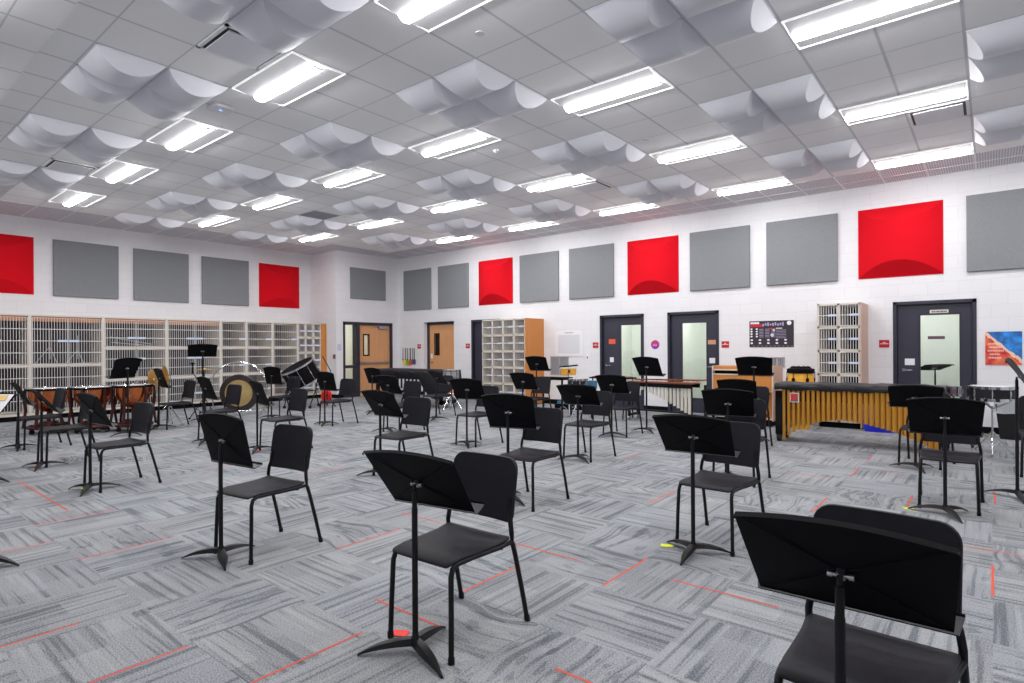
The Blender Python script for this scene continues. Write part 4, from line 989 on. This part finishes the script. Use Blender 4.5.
MB().tube([(.09*rgt.x, .09*rgt.y, .70), (.09*rgt.x, .09*rgt.y, .86), (-.11*rgt.x, -.11*rgt.y, 1.22)], .011, 8).build('boom_arm', STEEL, t)
p3 = on_ray(290, 14.3)
t = thing('cymbal_stand', 'chrome cymbal stand legs beside the tilted drum', 'stand', (p3.x, p3.y, 0)); tripod_parts(t, .80, .3)
o = MB().lathe(cym_profile(.14), 24, (0, 0, .80)).build('plate', BRASS, t, angle=20)
# red bag and ball
o = MB().plate(rrect(.24, .34, .09), lambda a, b: (a*cos(YAW), a*sin(YAW), b+.17), rings=(1, .9, .7, .4), th=.12, off=lambda a, b: tuple(-fwd)).build('drawstring_bag', mat('bright_red_cloth', (240, 20, 20), .7), angle=60)
p = on_ray(326.3, 14.9); o.location = (p.x, p.y, 0.001); tag(o, 'bright red bag on the floor by the return wall', 'bag')
p = on_ray(265.7, 14.0); o = MB().lathe([(0, -.075)]+[(.075*cos(a), .075*sin(a)) for a in [-PI/2+PI*i/10 for i in range(1, 10)]]+[(0, .075)], 18).build('ball', mat('tennis_green', (190, 220, 50), .8)); o.location = (p.x, p.y, .076); tag(o, 'small yellow-green ball on the floor right of the gong', 'ball')

# ------------------------------------------------------------------ marimba with gold tubes and black cover
t = thing('marimba', 'concert marimba with long gold tubes under a black cover', 'marimba', (-1.42, 9.15, 0), .02)
x0, x1, yf, yb, zt = -1.02, .94, -.02, .78, .852
def taper(x): return .50+.28*(x-x0)/(x1-x0)
m_ = MB(); n = 24
ys = []
for i in range(n+1):
    x = x0-.03+(x1-x0+.06)*i/n; wv = .006*sin(i*1.3)+.004*sin(i*3.1); ys.append((x, wv))
prof = lambda x, w: [(x, yf-.03-w, .762+w*1.5), (x, yf-.035-w, .81), (x, yf-.02, zt-.01), (x, yf+.03, zt+w), (x, taper(x)-.04, zt+.004+w), (x, taper(x), zt-.02), (x, taper(x)+.01, .75)]
vs = []; fs = []
for (x, w_) in ys: vs += prof(x, w_)
for i in range(n):
    for j in range(6): fs.append((i*7+j, (i+1)*7+j, (i+1)*7+j+1, i*7+j+1))
fs += [tuple(range(7)), tuple(n*7+q for q in range(6, -1, -1))]
m_.add(vs, fs); m_.build('dust_cover', COVER, t, angle=50)
m_ = MB(); m_.box(x0, x1, .02, .05, .60, .73); m_.box(x0, x1, .40, .44, .60, .73); m_.build('rail', BLACK, t, smooth=False)
for (x, w_, wy) in ((x0-.03, .10, .50), (x1-.02, .07, .78)):
    m_ = MB(); m_.box(x, x+w_, .0, .07, .10, .74); m_.box(x, x+w_, wy-.10, wy-.03, .10, .74); m_.box(x, x+w_, .0, wy-.03, .12, .22); m_.box(x, x+w_, 0, wy-.03, .62, .72); m_.build('end_frame', STEEL, t, smooth=False)
    for y in (.03, wy-.06):
        m_ = MB(); m_.cyl((x+.02, y, .05), (x+.07, y, .05), .05, n=16); m_.box(x+.01, x+.08, y-.02, y+.02, .05, .12); m_.build('caster', RUB, t)
N = 29
for i in range(N):
    u = i/(N-1); x = x0+.09+(x1-x0-.15)*u
    if u < .40: zb = .05+.31*(1-(1-u/.40)**2)
    else: zb = .36-.31*((u-.40)/.60)**2
    r = .022+.014*u
    m_ = MB(); m_.cyl((x, .0+.0, max(.045, zb)), (x, .0, .79), r, n=12); m_.M = Matrix.Translation((0, 0, 0)); m_.lathe([(r*1.08, 0), (r*1.08, .018), (r*.9, .018)], 12, (x, 0, max(.045, zb))); m_.build('resonator', GOLD, t, angle=50)
for i in range(N-1):
    u = (i+.5)/(N-1); x = x0+.09+(x1-x0-.15)*u; zb = .10+.27*(1-abs(2*u-.8)/1.2)
    m_ = MB(); m_.cyl((x, .26, zb), (x, .26, .72), .024+.010*u, n=10); m_.build('rear_resonator', GOLD, t, angle=50)
lg = thing('maker_badge', 'white badge with a red letter P on the gold tubes', 'badge', (-2.20, 9.09, .655), .02)
box('plate', PAPER, -.058, .058, -.004, 0, -.068, .068, lg); box('backing', mat('badge_grey', (90, 96, 108)), -.050, .050, -.006, -.004, -.058, .060, lg)
m_ = MB(); n = 16; vs = []; fs = []
for i in range(n+1):
    a = PI*1.5-2*PI*i/n; vs += [(.0+.044*cos(a), -.008, .012+.044*sin(a)), (.0+.016*cos(a), -.008, .012+.016*sin(a))]
for i in range(n): fs.append((2*i, 2*i+1, 2*i+3, 2*i+2))
m_.add(vs, fs); m_.box(-.046, -.018, -.009, -.007, -.048, .03); m_.box(-.046, .0, -.009, -.007, .036, .056); m_.build('letter', mat('badge_red', (214, 34, 44)), lg, smooth=False)
m_ = MB(); m_.add([(-.20, -.13, 0), (.20, -.13, 0), (.20, .13, 0), (-.20, .13, 0), (-.23, -.16, .18), (.23, -.16, .18), (.23, .16, .18), (-.23, .16, .18), (-.215, -.145, .18), (.215, -.145, .18), (.215, .145, .18), (-.215, .145, .18), (-.19, -.12, .01), (.19, -.12, .01), (.19, .12, .01), (-.19, .12, .01)],
 [(0, 3, 2, 1), (0, 1, 5, 4), (1, 2, 6, 5), (2, 3, 7, 6), (3, 0, 4, 7), (4, 5, 9, 8), (5, 6, 10, 9), (6, 7, 11, 10), (7, 4, 8, 11), (9, 13, 12, 8), (10, 14, 13, 9), (11, 15, 14, 10), (8, 12, 15, 11), (12, 13, 14, 15)])
o = m_.build('storage_bin', mat('royal_blue', (24, 40, 210), .5), smooth=False); o.location = (-1.40, 11.15, .001); tag(o, 'blue plastic bin on the floor behind the marimba', 'bin')
# little instrument heap at the marimba's low end
t = thing('drum_accessory', 'small silver and pink hand drum behind the marimba low end', 'drum', (-.40, 10.0, 0)); shell_drum(t, .085, .10, 6, mat('rose_shell', (150, 120, 130), .3, .4), CHRD, Matrix.Translation((0, 0, .77)))
tripod_parts(t, .71, .22, STEEL)

# ------------------------------------------------------------------ xylophone with silver tubes
XY = t = thing('xylophone', 'xylophone with rosewood bars and tapering silver tubes', 'xylophone', (-4.53, 10.0, 0), -.06)
x0, x1 = -.86, .44
for i in range(22):
    u = i/21; x = x0+.03+(x1-x0-.06)*u; L = .15+.22*u
    box('bar', ROSE, x-.024, x+.024, -.02, L, .728, .750, t)
for i in range(15):
    u = i/14; x = x0+.06+(x1-x0-.14)*u; L = .14+.2*u; y0 = .18+.22*u
    box('accidental_bar', ROSE, x-.024, x+.024, y0, y0+L, .763, .785, t)
m_ = MB(); m_.add([(x0-.02, -.04, .658), (x1+.02, -.06, .658), (x1+.02, -.06, .726), (x0-.02, -.04, .726), (x0-.02, -.01, .658), (x1+.02, -.03, .658), (x1+.02, -.03, .726), (x0-.02, -.01, .726)], [(0, 1, 2, 3), (7, 6, 5, 4), (3, 2, 6, 7), (0, 4, 5, 1), (1, 5, 6, 2), (0, 3, 7, 4)])
m_.box(x0, x1, .30, .34, .658, .726); m_.build('rail', BLACK, t, smooth=False)
for i in range(17):
    u = i/16; x = x0+.10+(x1-x0-.14)*u; zb = .645-.46*u**1.35
    m_ = MB(); m_.cyl((x, .0, zb), (x, .0, .69), 0.021+.007*u, n=12); m_.build('resonator', SILV, t, angle=50)
for (x, wy) in ((x0, .36), (x1-.04, .62)):
    m_ = MB(); m_.box(x, x+.04, 0, .04, .08, .69); m_.box(x, x+.04, wy-.04, wy, .08, .69); m_.box(x, x+.04, 0, wy, .09, .13); m_.build('end_frame', STEEL, t, smooth=False)
    for y in (.02, wy-.02): m_ = MB(); m_.cyl((x+.005, y, .045), (x+.035, y, .045), .045, n=14); m_.build('caster', CHRD, t)
MB().box(x0, x1, .0, .03, .20, .23).build('stretcher', STEEL, t, smooth=False)
t = thing('bell_tray', 'low black tray table with brown bars behind the xylophone', 'table', (-5.8, 10.2, 0)); m_ = MB(); m_.box(-.42, .42, -.2, .2, .78, .805); m_.build('table_top', BLACK, t, smooth=False)
m_ = MB()
for i in range(14): m_.box(-.38+i*.055, -.34+i*.055, -.16, .12, .805, .82)
m_.build('bars', ROSE, t, smooth=False)
for sx in (-1, 1):
    for sy in (-1, 1): MB().tube([(sx*.36, sy*.16, .78), (sx*.33, sy*.20, 0)], .013, 8).build('leg', STEEL, t)

# ------------------------------------------------------------------ black covered marimba at the left
t = thing('covered_marimba', 'long marimba under a black cloth before the entrance corner', 'marimba', (-10.85, 9.35, 0), .0)
x0, x1 = -1.42, 1.08
m_ = MB(); n = 20; vs = []; fs = []
for i in range(n+1):
    u = i/n; x = x0+(x1-x0)*u; w_ = .008*sin(i*1.7); zb = .62+.10*u-.62*max(0, (u-.72)/.28)**.5 if u > .72 else .66-.0*u
    zb = max(.22, zb); vs += [(x, -.04-w_, zb), (x, -.06-w_, .82), (x, 0, .885+w_*.4), (x, .62, .885), (x, .66, .60)]
for i in range(n):
    for j in range(4): fs.append((i*5+j, (i+1)*5+j, (i+1)*5+j+1, i*5+j+1))
fs += [tuple(range(5)), tuple(n*5+q for q in range(4, -1, -1))]
m_.add(vs, fs); m_.build('dust_cover', COVER, t, angle=50)
for x in (x0+.05, x1-.12):
    m_ = MB(); m_.box(x, x+.07, .02, .09, .08, .70); m_.box(x, x+.07, .50, .57, .08, .70); m_.box(x, x+.07, .02, .57, .10, .18); m_.build('end_frame', STEEL, t, smooth=False)
    for y in (.05, .53): m_ = MB(); m_.cyl((x+.015, y, .055), (x+.055, y, .055), .055, n=16); m_.build('caster', CHRD, t)
for i in range(16):
    u = i/15; x = x0+.2+(x1-x0-.45)*u; m_ = MB(); m_.cyl((x, .05, .56-.36*u), (x, .05, .72), .025, n=10); m_.build('resonator', BLK, t)
p = on_ray(451, 13.1)
t = thing('snare_drum', 'white-headed drum on chrome stand right of the covered marimba', 'drum', (p.x, p.y, 0)); shell_drum(t, .17, .15, 8, mat('grey_shell', (150, 152, 156), .4), CHR, Matrix.Translation((0, 0, .82))); tripod_parts(t, .74, .26)
# ------------------------------------------------------------------ celesta, conga, trap table, bongos, snare drums, bin
t = thing('celesta', 'orange wood celesta with white edging behind the stands', 'keyboard instrument', (-3.44, 10.62, 0))
a, dp = .53, .62
box('case', WOODO, -a+.015, a-.015, .02, dp, .14, .90, t)
m_ = MB(); m_.box(-a+.015, a-.015, .03, dp, .98, 1.04); m_.build('lid', WOODO, t, smooth=False); m_ = MB(); m_.box(-a+.02, a-.02, .10, dp, .90, .98); m_.build('fallboard', BLACK, t, smooth=False)
m_ = MB(); m_.box(-a, -a+.018, 0, dp, .10, 1.045); m_.box(a-.018, a, 0, .03, .10, 1.045); m_.box(-a, a, .005, .03, .885, .905); m_.box(-a, a, .005, .03, .965, .985); m_.box(-a, a, .005, .03, .12, .14); m_.box(-a, a, 0, .02, .60, .615); m_.build('edging', CREAM, t, smooth=False)
box('side_panel', WOODP, a-.018, a, .03, dp, .10, 1.045, t)
box('keybed', BLACK, -a+.06, a-.06, -.22, .02, .55, .62, t)
m_ = MB()
for i in range(28): m_.box(-a+.09+i*.033, -a+.12+i*.033, -.21, -.02, .62, .632)
m_.build('white_keys', HEADW, t, smooth=False)
m_ = MB()
for i in range(27):
    if i % 7 not in (2, 6): m_.box(-a+.111+i*.033, -a+.129+i*.033, -.14, -.02, .632, .645)
m_.build('black_keys', BLACK, t, smooth=False)
for s in (-1, 1): box('leg', BLACK, s*(a-.09)-.02, s*(a-.09)+.02, -.20, -.16, 0, .55, t)
box('plinth', BLACK, -a+.05, a-.05, .05, dp-.02, 0, .12, t)
t = thing('conga_drum', 'yellow conga drum with black top behind the gold-tubed marimba', 'drum', (-2.50, 10.75, 0))
MB().lathe([(.13, .0), (.15, .15), (.20, .40), (.22, .62), (.205, .82), (.19, .965)], 28).build('shell', DRUMW, t, angle=60)
m_ = MB(); m_.lathe([(.197, .94), (.207, .94), (.215, 1.01), (.15, 1.03), (0, 1.035)], 28)
for q in range(9): a_ = q*2*PI/9; m_.lathe([(0, .03), (.03, .02), (.045, 0)], 8, (.12*cos(a_), .12*sin(a_), 1.03))
m_.build('head_cover', BLACK, t, angle=60)
for q in range(6):
    a_ = 2*PI*q/6+.2; m_ = MB(); m_.box(-.022, .022, -.01, .01, .80, .86); m_.tube([(0, 0, .83), (0, 0, .97)], .006, 6); o = m_.build('lug', BLACK, t); o.location = (.212*cos(a_), .212*sin(a_), 0); o.rotation_euler = (0, 0, a_+PI/2)
p = on_ray(553, 11.95)
t = thing('percussion_table', 'black trap table with slim legs by the orange cabinet side', 'table', (p.x-.02, p.y, 0), .1)
m_ = MB(); m_.box(-.36, .36, -.22, .22, .745, .79); m_.box(-.36, .36, -.22, -.205, .79, .805); m_.build('table_top', BLACK, t, smooth=False)
for sx in (-1, 1):
    for sy in (-1, 1): MB().box(sx*.33-.016, sx*.33+.016, sy*.19-.016, sy*.19+.016, 0, .765).build('leg', STEEL, t, smooth=False)
m_ = MB(); m_.box(-.33, .33, -.2, -.18, .34, .36); m_.box(-.34, -.32, -.19, .19, .34, .36); m_.box(.32, .34, -.19, .19, .34, .36); m_.build('stretcher', STEEL, t, smooth=False)
p = on_ray(568.5, 12.0)
t = thing('bongo_drums', 'pair of yellow wooden bongos with black rims on a stand', 'drum', (p.x, p.y, 0), YAW)
for s, R in ((-1, .085), (1, .075)):
    o = MB().lathe([(R*.85, .83), (R, .97), (R, .985), (R*.9, .985)], 20, (s*.085, 0, 0)).build('bongo_shell', DRUMW, t); MB().lathe([(R*1.06, .965), (R*1.08, .965), (R*1.08, .992), (0, .992)], 20, (s*.085, 0, 0)).build('bongo_head', HEADW, o)
box('joining_block', BLACK, -.02, .02, -.03, .03, .88, .94, t); tripod_parts(t, .88, .28, CHRD)
o = box('cowbell_bar', BLACK, -.19, .19, -.03, .03, 0, .028); o.location = (p.x, p.y, 1.0); o.rotation_euler = (0, -.09, YAW); tag(o, 'thin black case lying tilted on top of the bongos', 'case')
p = on_ray(577.5, 10.7)
t = thing('tom_drum', 'wide black drum with chrome lugs and white head, near bongos', 'drum', (p.x, p.y, 0)); shell_drum(t, .17, .10, 8, BLK, CHR, Matrix.Translation((0, 0, .76))); tripod_parts(t, .71, .30)
p = on_ray(592, 10.9); o = MB().plate(rrect(.15, .15, .02), lambda a, b: (a, b, .70), th=.15).build('blue_case_top', mat('teal_blue', (62, 112, 146), .5)); o.location = (p.x, p.y, 0)
tt = thing('blue_instrument_case', 'small teal blue case on a thin leg right of the black drum', 'case', (p.x, p.y, 0)); o.parent = tt; o.location = (0, 0, 0); o.name = 'case_body'; MB().box(-.02, .02, -.02, .02, 0, .63).build('leg', STEEL, tt, smooth=False)
p = on_ray(575, 13.2)
t = thing('drum_pedal_crate', 'low crate of blue and dark drum hardware on the floor', 'crate', (p.x, p.y, 0), .2); box('tray', BLACK, -.45, .45, -.14, .14, 0, .12, t)
for q in range(5): box('contents', (MATS['teal_blue'], CHR, MATS['teal_blue'], CHRD, BLK)[q] , -.4+q*.165, -.28+q*.165, -.1, .1, .12, .18+.02*(q % 2), t)
p = on_ray(992, 7.42)
t = thing('snare_drum', 'black snare drum with chrome lugs on a chrome tripod, far right', 'drum', (p.x, p.y, 0)); shell_drum(t, .237, .15, 8, BLK, CHR, Matrix.Translation((0, 0, .785)))
tripod_parts(t, .62, .22, CHR, .30)
for q in range(3):
    a_ = 2*PI*q/3+.2; MB().tube([(0, 0, .58), (.12*cos(a_), .12*sin(a_), .65), (.23*cos(a_), .23*sin(a_), .70), (.236*cos(a_), .236*sin(a_), .735)], .008, 6).build('basket_arm', CHRD, t)
t = thing('trash_can', 'black trash can with a clear liner bag by the far wall', 'trash can', (.26, 11.42, 0))
m_ = MB(); m_.add([(-.17, -.13, 0), (.17, -.13, 0), (.17, .13, 0), (-.17, .13, 0), (-.22, -.18, .52), (.22, -.18, .52), (.22, .18, .52), (-.22, .18, .52)], [(0, 3, 2, 1), (0, 1, 5, 4), (1, 2, 6, 5), (2, 3, 7, 6), (3, 0, 4, 7)]); m_.build('bin', BLK, t, smooth=False)
m_ = MB(); vs = []; fs = []; k = 28
for ring, (e_, z) in enumerate(((.0, .53), (.012, .56), (.018, .50), (.014, .42), (.022, .385))):
    for i in range(k):
        a_ = 2*PI*i/k; cx, cy = cos(a_), sin(a_); s = max(abs(cx), abs(cy)); w_ = (.006*sin(i*2.3+ring)) if ring else 0
        vs.append((cx/s*(.215+e_+w_), cy/s*(.175+e_+w_), z+.006*sin(i*1.7+ring)))
for r in range(4):
    for i in range(k): fs.append((r*k+i, r*k+(i+1) % k, (r+1)*k+(i+1) % k, (r+1)*k+i))
m_.add(vs, fs); m_.build('liner_bag', BAG, t, angle=80)
